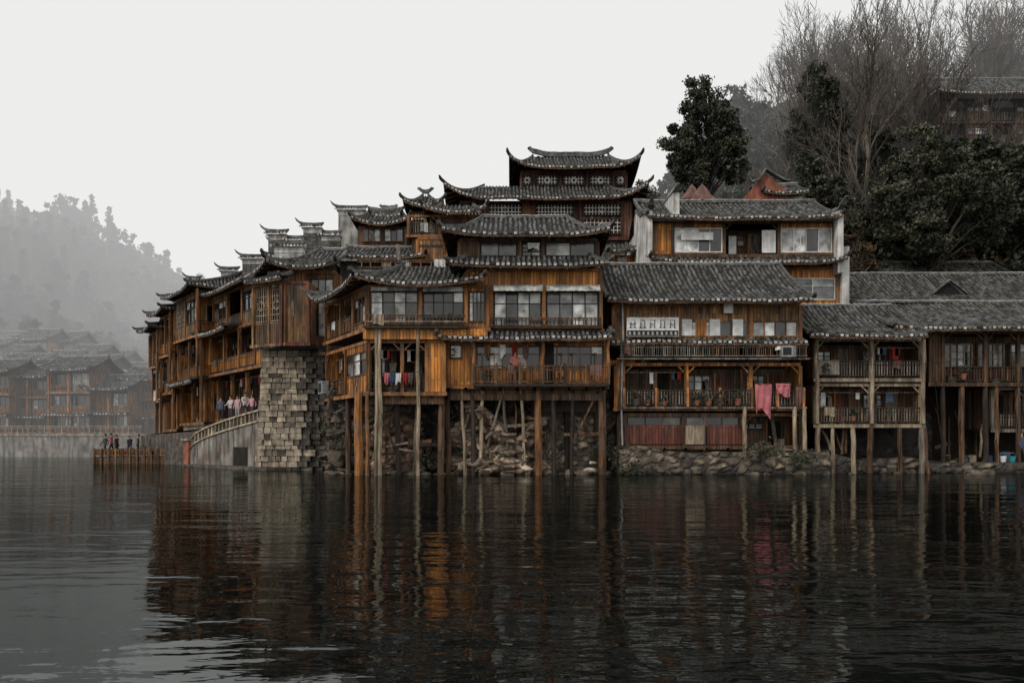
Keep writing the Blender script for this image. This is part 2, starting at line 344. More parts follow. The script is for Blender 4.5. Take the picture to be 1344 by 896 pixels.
    def storey(s,edges,kinds,z0,z1,v=0,wood='wood_orange',post='post_orange',dado=.85,railh=.9,depth=6,recess=1.5,wcols=3,wrows=2,pane='pane',fr='wood_brown',railmat='wood_brown',railv=None,sides=(True,True),pw=.17,head=.3,sidewood=None):
        uL,uR=edges[0],edges[-1]
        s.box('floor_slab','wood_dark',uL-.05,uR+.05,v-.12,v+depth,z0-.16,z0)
        s.box('floor_beam',post,uL-.15,uR+.15,v-.16,v-.121,z0-.2,z0-.02)
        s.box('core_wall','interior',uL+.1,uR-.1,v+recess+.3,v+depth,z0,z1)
        s.box('top_beam',post,uL,uR,v-.05,v+.1,z1-.16,z1)
        for e in edges: s.box('posts',post,e-pw/2,e+pw/2,v-.09,v+.12,z0,z1-.162)
        for i,kd in enumerate(kinds):
            a=edges[i]+pw/2; b=edges[i+1]-pw/2; zt=z1-.16
            nc=max(1,int(round((b-a)/.62))) if wcols is None else wcols
            if kd=='P': s.planks(a,b,z0,zt,v,wood)
            elif kd=='Q': s.planks(a,b,z0,zt,v,'wood_bright')
            elif kd in 'WV':
                s.planks(a,b,z0,z0+dado,v,wood)
                if head>0: s.planks(a,b,zt-head,zt,v,wood)
                s.window(a,b,z0+dado,zt-head,v,nc,wrows,fr,'pane_light' if kd=='V' else pane)
            elif kd=='B': s.window(a,b,z0+.05,zt-.05,v,nc,3,fr,pane)
            elif kd=='L':
                s.planks(a,b,z0,z0+dado,v,wood)
                s.lattice(a,b,z0+dado,zt-.06,v,fr,'wood_pale',t=.022)
            elif kd in 'OD':
                vb=v+recess
                s.box('back_wall','wood_brown',a-.1,b+.1,vb,vb+.08,z0,zt)
                if R.random()<.85: s.window(a+(b-a)*.08,a+(b-a)*.52,z0+.8,zt-.3,vb-.08,3,2,'wood_brown','pane')
                s.box('door_leaf',R.choice(['interior','wood_red','wood_grey']),a+(b-a)*.6,a+(b-a)*.85,vb-.05,vb-.002,z0,min(zt-.2,z0+2))
                s.box('door_frame','wood_orange',a+(b-a)*.57,a+(b-a)*.6,vb-.07,vb-.002,z0,min(zt-.2,z0+2))
                s.beam('brackets',post,(a,v,zt-.35),(a+.35,v,zt),.07); s.beam('brackets',post,(b,v,zt-.35),(b-.35,v,zt),.07)
                s.clutter(a,b,z0,vb-.5,4)
                if R.random()<.6:
                    for _ in range(R.randint(1,4)):
                        x=R.uniform(a+.1,b-.4); l=R.uniform(.3,.8); s.box('hung_clothes',R.choice(['cloth_white','cloth_brown','cloth_blue','cloth_red','awning','cloth_brown']),x,x+R.uniform(.18,.35),v+.4,v+.43,zt-.3-l,zt-.3)
                    s.box('clothes_pole','wood_pale',a,b,v+.405,v+.43,zt-.3,zt-.27)
                if kd=='O': s.rail(a,b,z0,v-.02 if railv is None else railv,railh,railmat)
        for k,uu in ((0,uL),(1,uR)):
            if sides[k]:
                s.box('side_wall',sidewood or wood,uu-.03,uu+.03,v+.125,v+depth,z0,z1-.02)
                for q in range(1,int(depth/2)+1): s.box('side_posts',post,uu-.07,uu+.07,v+q*2-.07,v+q*2+.07,z0,z1-.02)
    def finish(s):
        e=empty(s.name,(s.base[0],s.base[1],0))
        for key,(mat,vl,fl,lc) in s.parts.items():
            new_obj(key,vl,fl,mat,parent=e,loc=lc)
        return e

def mesh_quads(name,Q,mat,parent=None,base=(0,0,0)):
    n=len(Q); me=bpy.data.meshes.new(name); me.vertices.add(n*4); me.vertices.foreach_set('co',Q.reshape(-1).astype(np.float32))
    me.loops.add(n*4); me.loops.foreach_set('vertex_index',np.arange(n*4,dtype=np.int32)); me.polygons.add(n)
    me.polygons.foreach_set('loop_start',np.arange(n,dtype=np.int32)*4)
    me.update(calc_edges=True); me.validate(); me.materials.append(MATS[mat])
    o=bpy.data.objects.new(name,me); COL.objects.link(o); o.location=base
    if parent:o.parent=parent
    return o
def leaf_quads(C,size,rng):
    n=len(C); a=rng.normal(size=(n,3)); a/=np.linalg.norm(a,axis=1)[:,None]
    b=np.cross(a,rng.normal(size=(n,3))); b/=np.linalg.norm(b,axis=1)[:,None]
    s=(size*rng.uniform(.6,1.4,n))[:,None]; a=a*s; b=b*s*.55
    return np.stack([C-a,C-b,C+a,C+b],axis=1)
def crown_pts(rng,n,rx,rz,nclump=45,cr=.28,shape='round'):
    cl=[]
    while len(cl)<nclump:
        p=rng.uniform(-1,1,3); r=np.linalg.norm(p)
        if r>1.05*(.8+.25*math.sin(p[0]*5+p[2]*4)) or r<.3: continue
        if shape=='cone':
            f=1-(p[2]+1)/2; p[0]*=f**.7; p[1]*=f**.7
        cl.append(p)
    cl=np.array(cl); rad_=rng.uniform(.4,1.35,nclump)*cr
    idx=rng.integers(0,nclump,n); d=rng.normal(size=(n,3)); d/=np.linalg.norm(d,axis=1)[:,None]
    d*=(rng.uniform(.05,1,n)**.6*rng.uniform(.8,1.35,n))[:,None]*rad_[idx][:,None]; d[:,2]*=.6
    P=cl[idx]+d; return P*np.array([rx,rx,rz]),cl*np.array([rx,rx,rz])
def tube_mesh(segs,n=4):
    vl=[];fl=[]
    for p,q,r0,r1 in segs:
        p=Vector(p);q=Vector(q);d=(q-p)
        if d.length<1e-5: continue
        d.normalize(); up=Vector((0,0,1)) if abs(d.z)<.9 else Vector((1,0,0))
        a=d.cross(up).normalized();b=a.cross(d);k=len(vl)
        for c,r in ((p,r0),(q,r1)):
            for i in range(n):
                an=2*math.pi*i/n; vl.append(tuple(c+(a*math.cos(an)+b*math.sin(an))*r))
        for i in range(n): fl.append((k+i,k+(i+1)%n,k+n+(i+1)%n,k+n+i))
    return vl,fl

# ------------------------------------------------------------------ ground, water, terrain
O1=(Xat(370,46),46.0); AL=-51.9; DX,DY=math.cos(rad(AL)),math.sin(rad(AL)); NX,NY=-DY,DX; tn=math.tan(rad(-AL/2))
ft=lambda u,v:(O1[0]+DX*u+NX*v, O1[1]+DY*u+NY*v)
def smooth(t): t=max(0,min(1,t)); return t*t*(3-2*t)
def H(x,y):
    s1=y-42.2-(1.8 if x>14.5 else 0); s2=(x-O1[0])*NX+(y-46)*NY-1.2; s3=(x+6.96)*.862+(y-38.5)*.508-2.2
    s=min(s1,s2,s3)
    if x<-16: s=min(s,(x+34)*.6,(78-y)*.6)
    if s<0: return -2.2
    h=-1+min(1,s/.8)*4.0+min(11,max(0,s-3))*.35
    h+=smooth((x-2)/25)*min(36,max(0,s-13))*.85
    if s>6: h+=(mn.noise(Vector((x*.09,y*.09,0)))*2+mn.noise(Vector((x*.3,y*.3,3)))*.6)*smooth((s-6)/10)*smooth((x-2)/15)
    return h
def grid(name,x0,x1,y0,y1,st,fn,mat):
    nx=int((x1-x0)/st)+1; ny=int((y1-y0)/st)+1; vl=[(x0+i*st,y0+j*st,fn(x0+i*st,y0+j*st)) for j in range(ny) for i in range(nx)]
    fl=[(j*nx+i,j*nx+i+1,(j+1)*nx+i+1,(j+1)*nx+i) for j in range(ny-1) for i in range(nx-1)]
    return new_obj(name,vl,fl,mat,smooth=True)
grid('hillside_terrain',-60,170,36,190,2.0,H,'earth')
SH=87
def H2(x,y):
    s=y-SH
    if s<0: return -2.2
    g=.15+.34*smooth((-55-x)/75)
    h=2.6*min(1,s/.5)+min(124,max(0,s-16))*g
    return h+(mn.noise(Vector((x*.03,y*.03,7)))*5)*smooth((s-20)/30)
grid('far_hill',-330,-14,83,330,4.0,H2,'earth')
new_obj('ground',[(-1500,-1500,-3),(1500,-1500,-3),(1500,1500,-3),(-1500,1500,-3)],[(0,1,2,3)],'earth')

def water_mat():
    m=bpy.data.materials.new('river_water'); m.use_nodes=True; N=m.node_tree.nodes; L=m.node_tree.links; N.remove(N['Principled BSDF']); out=N['Material Output']
    df=N.new('ShaderNodeBsdfDiffuse'); df.inputs[0].default_value=(.004,.005,.0045,1)
    gl=N.new('ShaderNodeBsdfGlossy'); gl.inputs['Color'].default_value=(.66,.68,.67,1); gl.inputs['Roughness'].default_value=.02
    fr=N.new('ShaderNodeFresnel'); fr.inputs['IOR'].default_value=1.5; ms=N.new('ShaderNodeMixShader'); L.new(fr.outputs[0],ms.inputs[0]); L.new(df.outputs[0],ms.inputs[1]); L.new(gl.outputs[0],ms.inputs[2]); L.new(ms.outputs[0],out.inputs[0])
    tc=N.new('ShaderNodeTexCoord')
    def nz(sc,scale,det,dis=0):
        mp=N.new('ShaderNodeMapping'); mp.inputs['Scale'].default_value=sc; L.new(tc.outputs['Object'],mp.inputs[0])
        n=N.new('ShaderNodeTexNoise'); n.inputs['Scale'].default_value=scale; n.inputs['Detail'].default_value=det; n.inputs['Distortion'].default_value=dis; L.new(mp.outputs[0],n.inputs['Vector']); return n.outputs[0]
    a=nz((.42,.95,1),1.0,2,.8); b=nz((1.3,3.2,1),1.2,3,.3); c=nz((.06,.13,1),1,3)
    mr=N.new('ShaderNodeMapRange'); mr.inputs[1].default_value=.4; mr.inputs[2].default_value=.6; mr.inputs[3].default_value=.3; L.new(c,mr.inputs[0])
    def mul(x): 
        mu=N.new('ShaderNodeMath'); mu.operation='MULTIPLY'; L.new(x,mu.inputs[0]); L.new(mr.outputs[0],mu.inputs[1]); return mu.outputs[0]
    bp1=N.new('ShaderNodeBump'); bp1.inputs['Strength'].default_value=.7; bp1.inputs['Distance'].default_value=.075; L.new(mul(a),bp1.inputs['Height'])
    bp2=N.new('ShaderNodeBump'); bp2.inputs['Strength'].default_value=.6; bp2.inputs['Distance'].default_value=.02; L.new(mul(b),bp2.inputs['Height']); L.new(bp1.outputs[0],bp2.inputs['Normal'])
    L.new(bp2.outputs[0],gl.inputs['Normal']); L.new(bp2.outputs[0],fr.inputs['Normal']); return m
new_obj('river_water',[(-600,-200,0),(600,-200,0),(600,600,0),(-600,600,0)],[(0,1,2,3)],water_mat())

# ------------------------------------------------------------------ masonry
def rubble(name,pts,z0,z1,mat_c=((.30,.25,.19),(.12,.10,.08)),scale=2.4,amp=.16,res=.11,cap=.6,lean=.25,crag=0,topvar=0):
    m=bpy.data.materials.new('masonry_'+name); m.use_nodes=True; N=m.node_tree.nodes; L=m.node_tree.links; bs=N['Principled BSDF']
    at=N.new('ShaderNodeAttribute'); at.attribute_name='tone'; n=N.new('ShaderNodeTexNoise'); n.inputs['Scale'].default_value=3; n.inputs['Detail'].default_value=5
    tc=N.new('ShaderNodeTexCoord'); L.new(tc.outputs['Object'],n.inputs['Vector'])
    mx=N.new('ShaderNodeMixRGB'); mx.inputs[1].default_value=(*mat_c[1],1); mx.inputs[2].default_value=(*mat_c[0],1); L.new(at.outputs['Fac'],mx.inputs[0])
    mr=N.new('ShaderNodeMapRange'); mr.inputs[1].default_value=.3; mr.inputs[2].default_value=.7; mr.inputs[3].default_value=.2; mr.inputs[4].default_value=1.4; L.new(n.outputs[0],mr.inputs[0])
    mu=N.new('ShaderNodeVectorMath'); mu.operation='SCALE'; L.new(mx.outputs[0],mu.inputs[0]); L.new(mr.outputs[0],mu.inputs['Scale'])
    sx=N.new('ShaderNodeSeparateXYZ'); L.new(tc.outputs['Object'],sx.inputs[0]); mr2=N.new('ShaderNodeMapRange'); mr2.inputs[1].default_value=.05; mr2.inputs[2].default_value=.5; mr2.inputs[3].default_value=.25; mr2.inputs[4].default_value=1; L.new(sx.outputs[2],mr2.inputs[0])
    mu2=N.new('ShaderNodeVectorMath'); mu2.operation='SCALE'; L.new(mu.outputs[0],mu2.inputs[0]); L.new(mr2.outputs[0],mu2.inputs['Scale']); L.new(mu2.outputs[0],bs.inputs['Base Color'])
    bs.inputs['Roughness'].default_value=.85; b=N.new('ShaderNodeBump'); b.inputs['Strength'].default_value=.7; b.inputs['Distance'].default_value=.06; L.new(n.outputs[0],b.inputs['Height']); L.new(b.outputs[0],bs.inputs['Normal'])
    cum=[0]
    for i in range(len(pts)-1): cum.append(cum[-1]+math.dist(pts[i],pts[i+1]))
    nu=int(cum[-1]/res); nz=int((z1-z0)/res); vl=[];tone=[]
    for i in range(nu+1):
        s=cum[-1]*i/nu; k=max(j for j in range(len(pts)-1) if cum[j]<=s+1e-9); t=(s-cum[k])/(cum[k+1]-cum[k])
        x=pts[k][0]+(pts[k+1][0]-pts[k][0])*t; y=pts[k][1]+(pts[k+1][1]-pts[k][1])*t
        dx=pts[k+1][0]-pts[k][0];dy=pts[k+1][1]-pts[k][1];l=math.hypot(dx,dy);nx,ny=dy/l,-dx/l
        zt=z1*(1-topvar*(.5+.9*mn.noise(Vector((s*.55,9,z1))))) 
        for j in range(nz+2):
            z=z0+min(j,nz)*(zt-z0)/nz
            wob=Vector((mn.noise(Vector((s*1.3,z*1.3,2)))*.4,mn.noise(Vector((s*1.3,z*1.3,8)))*.4,0))
            q=Vector((s*scale*.7,z*scale,1.3))+wob; dd,pp=mn.voronoi(q)
            e=min(1,(dd[1]-dd[0])*3.5); hsh=math.sin(pp[0][0]*12.9+pp[0][1]*78.2)*43758.5%1
            o=amp*(e**.6)*.5+amp*hsh*.8*e+amp*1.2*mn.noise(Vector((s*.6,z*.6,5)))
            if crag: o+=crag*(abs(mn.noise(Vector((s*1.1,z*.8,11))))*1.6+.5*mn.noise(Vector((s*3,z*3,1))))
            o+= (1-(z-z0)/(z1-z0))*lean
            if j>nz: o-=cap; z+=.05
            vl.append((x+nx*o,y+ny*o,z)); tone.append(hsh*(.1+.9*e)*(.5+.9*max(0,mn.noise(Vector((s*.8,z*.8,20)))+.4)))
    fl=[(i*(nz+2)+j,(i+1)*(nz+2)+j,(i+1)*(nz+2)+j+1,i*(nz+2)+j+1) for i in range(nu) for j in range(nz+1)]
    o=new_obj(name,vl,fl,m,smooth=False); a=o.data.attributes.new('tone','FLOAT','POINT'); a.data.foreach_set('value',np.array(tone,dtype=np.float32)); return o
def rocks(name,items,mat,seed=1):
    rr=random.Random(seed); vl=[];fl=[]
    for (x,y,z,s) in items:
        bm=bmesh.new(); bmesh.ops.create_icosphere(bm,subdivisions=3,radius=1); k=len(vl)
        sx,sy,sz=s*rr.uniform(.8,1.5),s*rr.uniform(.7,1.1),s*rr.uniform(.45,.85)
        pl=[(Vector((rr.gauss(0,1),rr.gauss(0,1),rr.gauss(0,1))).normalized(),rr.uniform(.5,.8)) for _ in range(13)]
        off=rr.uniform(0,90)
        for v in bm.verts:
            c=v.co.normalized(); d=1.05
            for nn,h in pl:
                q=c.dot(nn)
                if q>.05: d=min(d,h/q)
            d*=1+.06*mn.noise(c*3+Vector((off,0,0)))
            vl.append((x+c.x*d*sx,y+c.y*d*sy,z+c.z*d*sz))
        for f in bm.faces: fl.append([v.index+k for v in f.verts])
        bm.free()
    return new_obj(name,vl,fl,mat,smooth=False)

# ================================================================== HOUSE B : central stilt house
D=39.0
b=Bld('stilt_house',Xat(583,D),D); U=b.u; Z=b.z
zd=Z(505)
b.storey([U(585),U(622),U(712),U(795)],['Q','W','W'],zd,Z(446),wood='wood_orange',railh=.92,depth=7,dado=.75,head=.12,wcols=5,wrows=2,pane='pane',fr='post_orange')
b.window(U(590),U(607),Z(471),Z(452),-.1,1,1,'wood_brown','pane')
b.box('door_leaf','interior',U(713),U(727),-.06,-.032,zd,Z(450))
b.box('balcony_slab','wood_dark',U(622),U(798),-.7,-.17,zd-.12,zd)
b.rail(U(622),U(712),zd,-.62,.9,'wood_brown',.13,rails='wood_brown'); b.rail(U(712),U(795),zd,-.62,.9,'wood_brown',.13,rails='wood_brown',drape=1); b.rail(-.6,0,zd,side=U(622)); 
for p in (622,652,682,712,740,768,797): b.box('balcony_posts','wood_brown',U(p)-.06,U(p)+.06,-.68,-.56,zd,zd+1.0)
for p in (622,712,797): b.log('balcony_columns','post_orange',(U(p),-.5,zd),(U(p),-.5,Z(446)),.08)
zs=Z(446); b.roof_face((U(576),-1.0),(1,0),(0,1),U(801)-U(576),1.1,zs-.05,.55,0,0,.12,.12,row=.3)
z2=Z(431)
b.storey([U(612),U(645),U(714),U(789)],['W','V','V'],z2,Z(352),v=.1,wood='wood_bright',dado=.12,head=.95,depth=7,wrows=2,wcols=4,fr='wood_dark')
for a,c in ((648,712),(717,787)):
    u0,u1=U(a),U(c); zt=Z(374); 
    n=18
    for i in range(n):
        x0=u0+(u1-u0)*i/n; x1=u0+(u1-u0)*(i+1)/n
        b.add('awning','awning',[(x0,-.02,zt),(x1,-.02,zt+.01),(x1,-.45,zt-.38+.02*(i%2)),(x0,-.45,zt-.38+.02*((i+1)%2))],[(0,1,2,3)])
b.rail(U(612),U(789),z2,-.25,.5,'wood_dark',.2,rails='wood_brown')
b.box('balcony_slab','wood_dark',U(612),U(789),-.35,.0,z2-.05,z2+.02)
z1s=Z(352); b.roof_face((U(590),-.75),(1,0),(0,1),U(798)-U(590),.95,z1s,.62,.9,.9,.15,.15,row=.3)
b.roof_face((U(590),6),(0,-1),(1,0),6.75,.95,z1s,.62,.9,.9,.15,.15,row=.3,hips=False)
z1=Z(337); zt=Z(311)
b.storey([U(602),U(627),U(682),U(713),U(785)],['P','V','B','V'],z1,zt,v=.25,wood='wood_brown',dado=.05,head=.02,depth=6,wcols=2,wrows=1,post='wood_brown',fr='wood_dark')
b.hip_roof(U(580),U(800),-.6,6.6,zt,Zat(289,42.3)-zt,1.9,.3,rh=.15,rl=.06)
for p,l,r,mt in ((588,0,.13,'wood_brown'),(606,.2,.08,'wood_pale'),(634,-.15,.1,'wood_pale'),(660,.35,.08,'wood_grey'),(683,.3,.08,'wood_pale'),(706,0,.18,'post_orange'),(752,0,.1,'wood_dark'),(790,0,.19,'wood_brown'),(620,.1,.13,'wood_dark'),(725,.1,.12,'wood_dark')):
    b.log('stilts',mt,(U(p)+l*1.2,.1+R.uniform(-.2,.3),-1.2),(U(p),.1,zd-.15),r*1.1,r*.9)
for p in (600,648,700,745,785): b.log('inner_stilts','wood_dark',(U(p),1.3,-1.2),(U(p)+.1,1.3,zd-.15),.14)
b.beam('diagonal_brace','wood_grey',(U(640),.1,1.4),(U(660),.1,zd-.3),.1); b.beam('diagonal_brace','wood_brown',(U(752),.1,1.6),(U(785),.1,zd-.3),.1)
b.debris(U(590),U(790),.3,.8,2.8,9)
b.box('lower_screen','wood_dark',U(713),U(785),.9,.96,Z(540),zd-.16); b.box('hanging_skirt','wood_brown',U(588),U(795),.0,.04,zd-.75,zd-.43)
for k in range(10): b.log('joists','wood_brown',(U(590)+k*.83,-.65,zd-.24),(U(590)+k*.83,2.2,zd-.24),.09,.09)
b.box('lower_beam','wood_brown',U(585),U(797),.05,.2,zd-.42,zd-.22)
b.finish()

# ================================================================== HOUSE A : corner house on posts
DA=38.5; cx=Xat(483,DA)
b=Bld('stilt_house',cx,DA); U=b.u; Z=b.z
LW=6.38; angA=math.degrees(math.atan2(-.862,.508))
zl=Z(514); zl1=Z(446); zu=Z(430); zu1=Z(374)
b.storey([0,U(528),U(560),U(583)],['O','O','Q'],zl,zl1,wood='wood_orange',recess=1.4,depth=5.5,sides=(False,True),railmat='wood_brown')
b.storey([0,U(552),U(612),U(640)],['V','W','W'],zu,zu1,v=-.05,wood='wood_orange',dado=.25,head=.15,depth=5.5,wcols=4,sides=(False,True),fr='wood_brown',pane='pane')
b.box('counter_board','wood_pale',0,U(612),-.55,-.12,Z(425),Z(423)); b.rail(0,U(612),zu,-.5,.55,'wood_brown',.16,rails='wood_brown')
b.box('balcony_slab','wood_dark',-.1,U(615),-.6,-.17,zu-.1,zu+.01)
b.box('tie_beam','wood_bright',-.2,U(640),-.3,-.18,Z(446),Z(433))
b.box('hanging_blinds','awning',.2,U(548),-.3,-.27,Z(383),Z(378)); b.box('hanging_blinds','awning',U(556),U(608),-.3,-.27,Z(384),Z(378))
zr=zu1-.08; 
b.roof_face((-.5,-1.0),(1,0),(0,1),U(637)+.5,3.2,zr,1.4,.577*3.2,.6,.4,.25,row=.34)
for p in (483,495,500,550): b.log('stilts','wood_pale' if p!=483 else 'post_orange',(U(p),-.3,-1),(U(p),-.3,zu if p!=483 else zl),.1,.08)
b.log('stilts','post_orange',(U(470),.2,-1),(U(470),.2,zl),.24,.2); b.log('stilts','wood_dark',(U(520),.5,-1),(U(520),.5,zl),.14); b.log('stilts','wood_brown',(U(578),.3,-1),(U(580),.3,zl),.17)
b.log('stilts','wood_pale',(U(540),1.2,-1),(U(546),.4,zl),.08); b.debris(.2,U(580),.3,.6,2.4,7)
b.box('hanging_skirt','wood_brown',.1,U(583),.0,.04,zl-.6,zl-.2)
for k in range(6): b.log('joists','wood_brown',(.3+k*.7,-.2,zl-.24),(.3+k*.7,2.4,zl-.24),.08)
b.frame(cx,DA,angA)
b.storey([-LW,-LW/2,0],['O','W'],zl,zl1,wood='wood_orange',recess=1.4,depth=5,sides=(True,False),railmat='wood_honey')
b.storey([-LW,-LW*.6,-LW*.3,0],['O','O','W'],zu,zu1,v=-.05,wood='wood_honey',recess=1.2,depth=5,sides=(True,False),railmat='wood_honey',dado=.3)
b.roof_face((-LW-.6,-1.0),(1,0),(0,1),LW+1.15,3.2,zr,1.4,1.2,.577*3.2,.7,.4,row=.34)
for uu in (-LW+.2,-LW/2): b.log('stilts','wood_brown',(uu,.1,-1),(uu,.1,zl),.16)
b.box('ac_unit','metal_grey',-LW-.1,-LW+.7,-.5,-.15,zl+.2,zl+.9); b.box('ac_grille','ink',-LW,-LW+.5,-.51,-.501,zl+.3,zl+.8)
b.frame(cx,DA,0); zt=zr+1.35
b.box('terrace_floor','grey_brick',-1.2,U(628,2.3),2.3,6,zt-.6,zt)
b.rail(-1.0,U(622,2.3),zt,2.4,.5,'post_orange',.5,rails='wood_brown')
b.box('terrace_tank','cloth_white',1.0,1.5,3.6,4,zt,zt+.7); b.clutter(0,4,zt,3,5)
b.finish()

# ================================================================== HOUSE B2 : right-middle
D=40.0
b=Bld('stilt_house',Xat(818,D),D); U=b.u; Z=b.z
za=Z(447); za1=Z(398); zb=Z(534); zb1=Z(476); zc=Z(584); zc1=Z(542)
b.storey([U(805),U(818),U(892),U(985),U(1050)],['P','P','V','V'],za,za1,wood='wood_honey',dado=.18,head=.72,depth=8,wcols=4,wrows=1,fr='wood_honey',sides=(True,True))
for i,p in enumerate((893,912,930,960)): b.box('curtain_panel','cloth_white' if i!=1 else 'wood_orange',U(p)+.05,U(p+15),-.04,-.032,Z(441),Z(419))
b.roof_face((U(800),-.55),(1,0),(0,1),U(1056)-U(800),.55,za-.15,.22,0,0,0,0,row=.25,hips=False)
b.rail(U(812),U(930),Z(471),-.45,.72,'wood_grey',.11,rails='wood_grey',drape=1); b.rail(U(930),U(1055),Z(471),-.45,.72,'wood_brown',.11,rails='wood_grey',drape=1)
b.box('balcony_slab','wood_grey',U(808),U(1058),-.55,-.18,Z(473),Z(471))
b.storey([U(808),U(818),U(901),U(985),U(1050)],['P','O','O','O'],zb,zb1,wood='wood_honey',recess=1.8,railh=.85,depth=8,post='wood_orange',railv=-.3,railmat='wood_grey')
b.box('balcony_slab','wood_grey',U(812),U(1055),-.42,-.17,zb-.1,zb)
for p in (818,860,901,943,985,1018,1052): b.box('rail_posts','wood_orange',U(p)-.07,U(p)+.07,-.36,-.26,zb,zb+.95)
b.storey([U(812),U(820),U(897),U(975),U(1050)],['P','W','W','D'],zc,zc1,wood='wood_red',dado=.95,head=0,depth=8,wrows=1,pane='pane_dark',post='wood_brown')
b.box('red_board','wood_red',U(820),U(897),-.14,-.1,zc+.05,zc+1.0); b.box('grey_board','wood_pale',U(899),U(925),-.14,-.1,zc+.05,zc+1.0); b.box('red_board','wood_red',U(927),U(972),-.14,-.1,zc+.05,zc+1.0)
hr=Zat(349,44)-Zat(394,39)
b.roof_face((U(797,-1),-1.0),(1,0),(0,1),U(1068,-1)-U(797,-1),5,Zat(394,39),hr,0,0,.08,.08,ridge=True,rh=.14,hips=True,rl=.04)
b.roof_face((U(1068,-1),9),(-1,0),(0,-1),U(1068,-1)-U(797,-1),5,Zat(394,39),hr,cw=.5,hips=False)
for uu in (U(806),U(1052)): b.add('gable_wall','wood_brown',[(uu,0,za1),(uu,8,za1),(uu,4,Zat(352,44))],[(0,1,2)])
for p in (975,1040,1052): b.log('stilts','wood_pale',(U(p),-.35,0.3),(U(p),-.35,zb),.1)
b.box('plinth','stone_dark',U(812),U(1052),.3,8,-1,zc-.16)
b.box('hanging_cloth','cloth_white',U(948),U(960),-.3,-.27,Z(412),Z(400)); b.log('downpipe','metal_grey',(U(816),-.25,zc),(U(816),-.25,za1),.05)
b.box('ac_unit','metal_grey',U(1020),U(1038),-.75,-.4,Z(470),Z(456)); b.box('ac_grille','ink',U(1021),U(1032),-.76,-.751,Z(468),Z(458))
for k in range(9): b.log('joists','wood_brown',(U(815)+k*1.05,-.5,zc-.2),(U(815)+k*1.05,1,zc-.2),.08)
b.finish()
b=Bld('shop_sign',Xat(822,39.8),39.8); U=b.u; Z=b.z
b.box('board','cloth_white',U(822),U(890),-.16,-.1,Z(442),Z(417)); b.box('lower_band','ink',U(822.5),U(889.5),-.165,-.161,Z(441.5),Z(434))
rs=random.Random(4)
for i in range(5):
    c=U(830+i*13); h=.2; zc_=Z(426)
    for k in range(3): b.box('glyph_strokes','ink',c-.18+rs.uniform(0,.08),c+.18-rs.uniform(0,.08),-.167,-.161,zc_-h+.18*k+rs.uniform(0,.05),zc_-h+.18*k+.05)
    for k in range(2): b.box('glyph_strokes','ink',c-.12+.2*k,c-.08+.2*k,-.169,-.162,zc_-h,zc_+h*rs.uniform(.4,1.1))
    b.beam('glyph_strokes','ink',(c-.05,-.165,zc_),(c+.19,-.165,zc_-.22),.035,.006); b.beam('glyph_strokes','ink',(c-.05,-.165,zc_),(c-.2,-.165,zc_-.2),.035,.006)
for i in range(11):
    c=U(826+i*6); b.box('small_glyphs','cloth_white',c-.07,c+.07,-.17,-.166,Z(439.5),Z(439.5)+.03); b.box('small_glyphs','cloth_white',c-.02,c+.02,-.17,-.166,Z(440),Z(436)); b.box('small_glyphs','cloth_white',c-.06,c+.05,-.172,-.167,Z(437),Z(437)+.025)
b.finish()

# ================================================================== WHITE WALLED HOUSE above
D=46.0
b=Bld('white_walled_house',Xat(853,D),D); U=b.u; Z=b.z
z0=Z(334); z1=Z(290)
b.storey([U(857),U(883),U(950),U(1022),U(1094)],['Q','W','D','W'],z0,z1,wood='wood_orange',dado=.1,head=.25,depth=7,wcols=4,wrows=1,pane='pane_light',fr='white_frame',post='wood_brown',sides=(True,True))
b.box('curtain_panel','cloth_white',U(962),U(972),.9,.95,z0,z0+1.3); b.box('white_shutter','cloth_white',U(1000),U(1018),-.02,.02,z0+.1,z0+1.4); b.box('hanging_cloths','cloth_white',U(893),U(935),-.2,-.17,Z(316),Z(306))
b.box('white_band','plaster_white',U(857),U(1094),-.12,-.095,z1-.02,z1+.12)
for uu,w in ((U(853),.22),(U(1100),.3)):
    b.box('parapet_wall','plaster_white',uu-w,uu+.02,-.7,8,z0-1.2,z1+.35)
    b.sweep('parapet_cap','ridge',[(uu-w/2,-1.35,z1+.95),(uu-w/2,-1.1,z1+.6),(uu-w/2,-.7,z1+.42),(uu-w/2,2,z1+.8),(uu-w/2,4,z1+1.7),(uu-w/2,6,z1+.9)],.38,.2,.3,1)
    for q in range(10):
        t=q/9; v0_=-.7+4.7*t; b.box('parapet_wall','plaster_white',uu-w,uu+.02,v0_,v0_+.53,z1+.351,z1+.42+1.25*t)
b.roof_face((U(846),-.9),(1,0),(0,1),U(1098)-U(846),4.4,z1-.05,Zat(266,49.5)-z1,0,0,.15,.15,ridge=True,rh=.18,rl=.06)
b.roof_face((U(1098),7.9),(-1,0),(0,-1),U(1098)-U(846),4.4,z1-.05,Zat(266,49.5)-z1,cw=.5,hips=False)
b.roof_face((U(850),-1.0),(1,0),(0,1),U(1104)-U(850),1.2,Z(349),.62,0,0,.3,.3,row=.3)
zl=Z(402)
b.storey([U(857),U(1035),U(1098)],['P','W'],zl-1.2,Z(350),wood='wood_bright',dado=1.55,head=.5,depth=7,wcols=2,wrows=2,pane='pane_light',fr='white_frame')
b.box('end_pilaster','plaster_white',U(1102),U(1112),-.3,7,zl-1.5,Z(325))
b.box('base_core','grey_brick',U(860),U(1095),.2,6.9,2,zl-1.4)
b.box('roof_parapet','plaster_white',U(880,1),U(888,1),.2,3,z1+.2,Z(252,1)); b.sweep('parapet_cap','ridge',[(U(884,1),-.4,Z(244)),(U(884,1),.0,Z(251)),(U(884,1),3.2,Z(247))],.45,.2,.3,1)
b.finish()
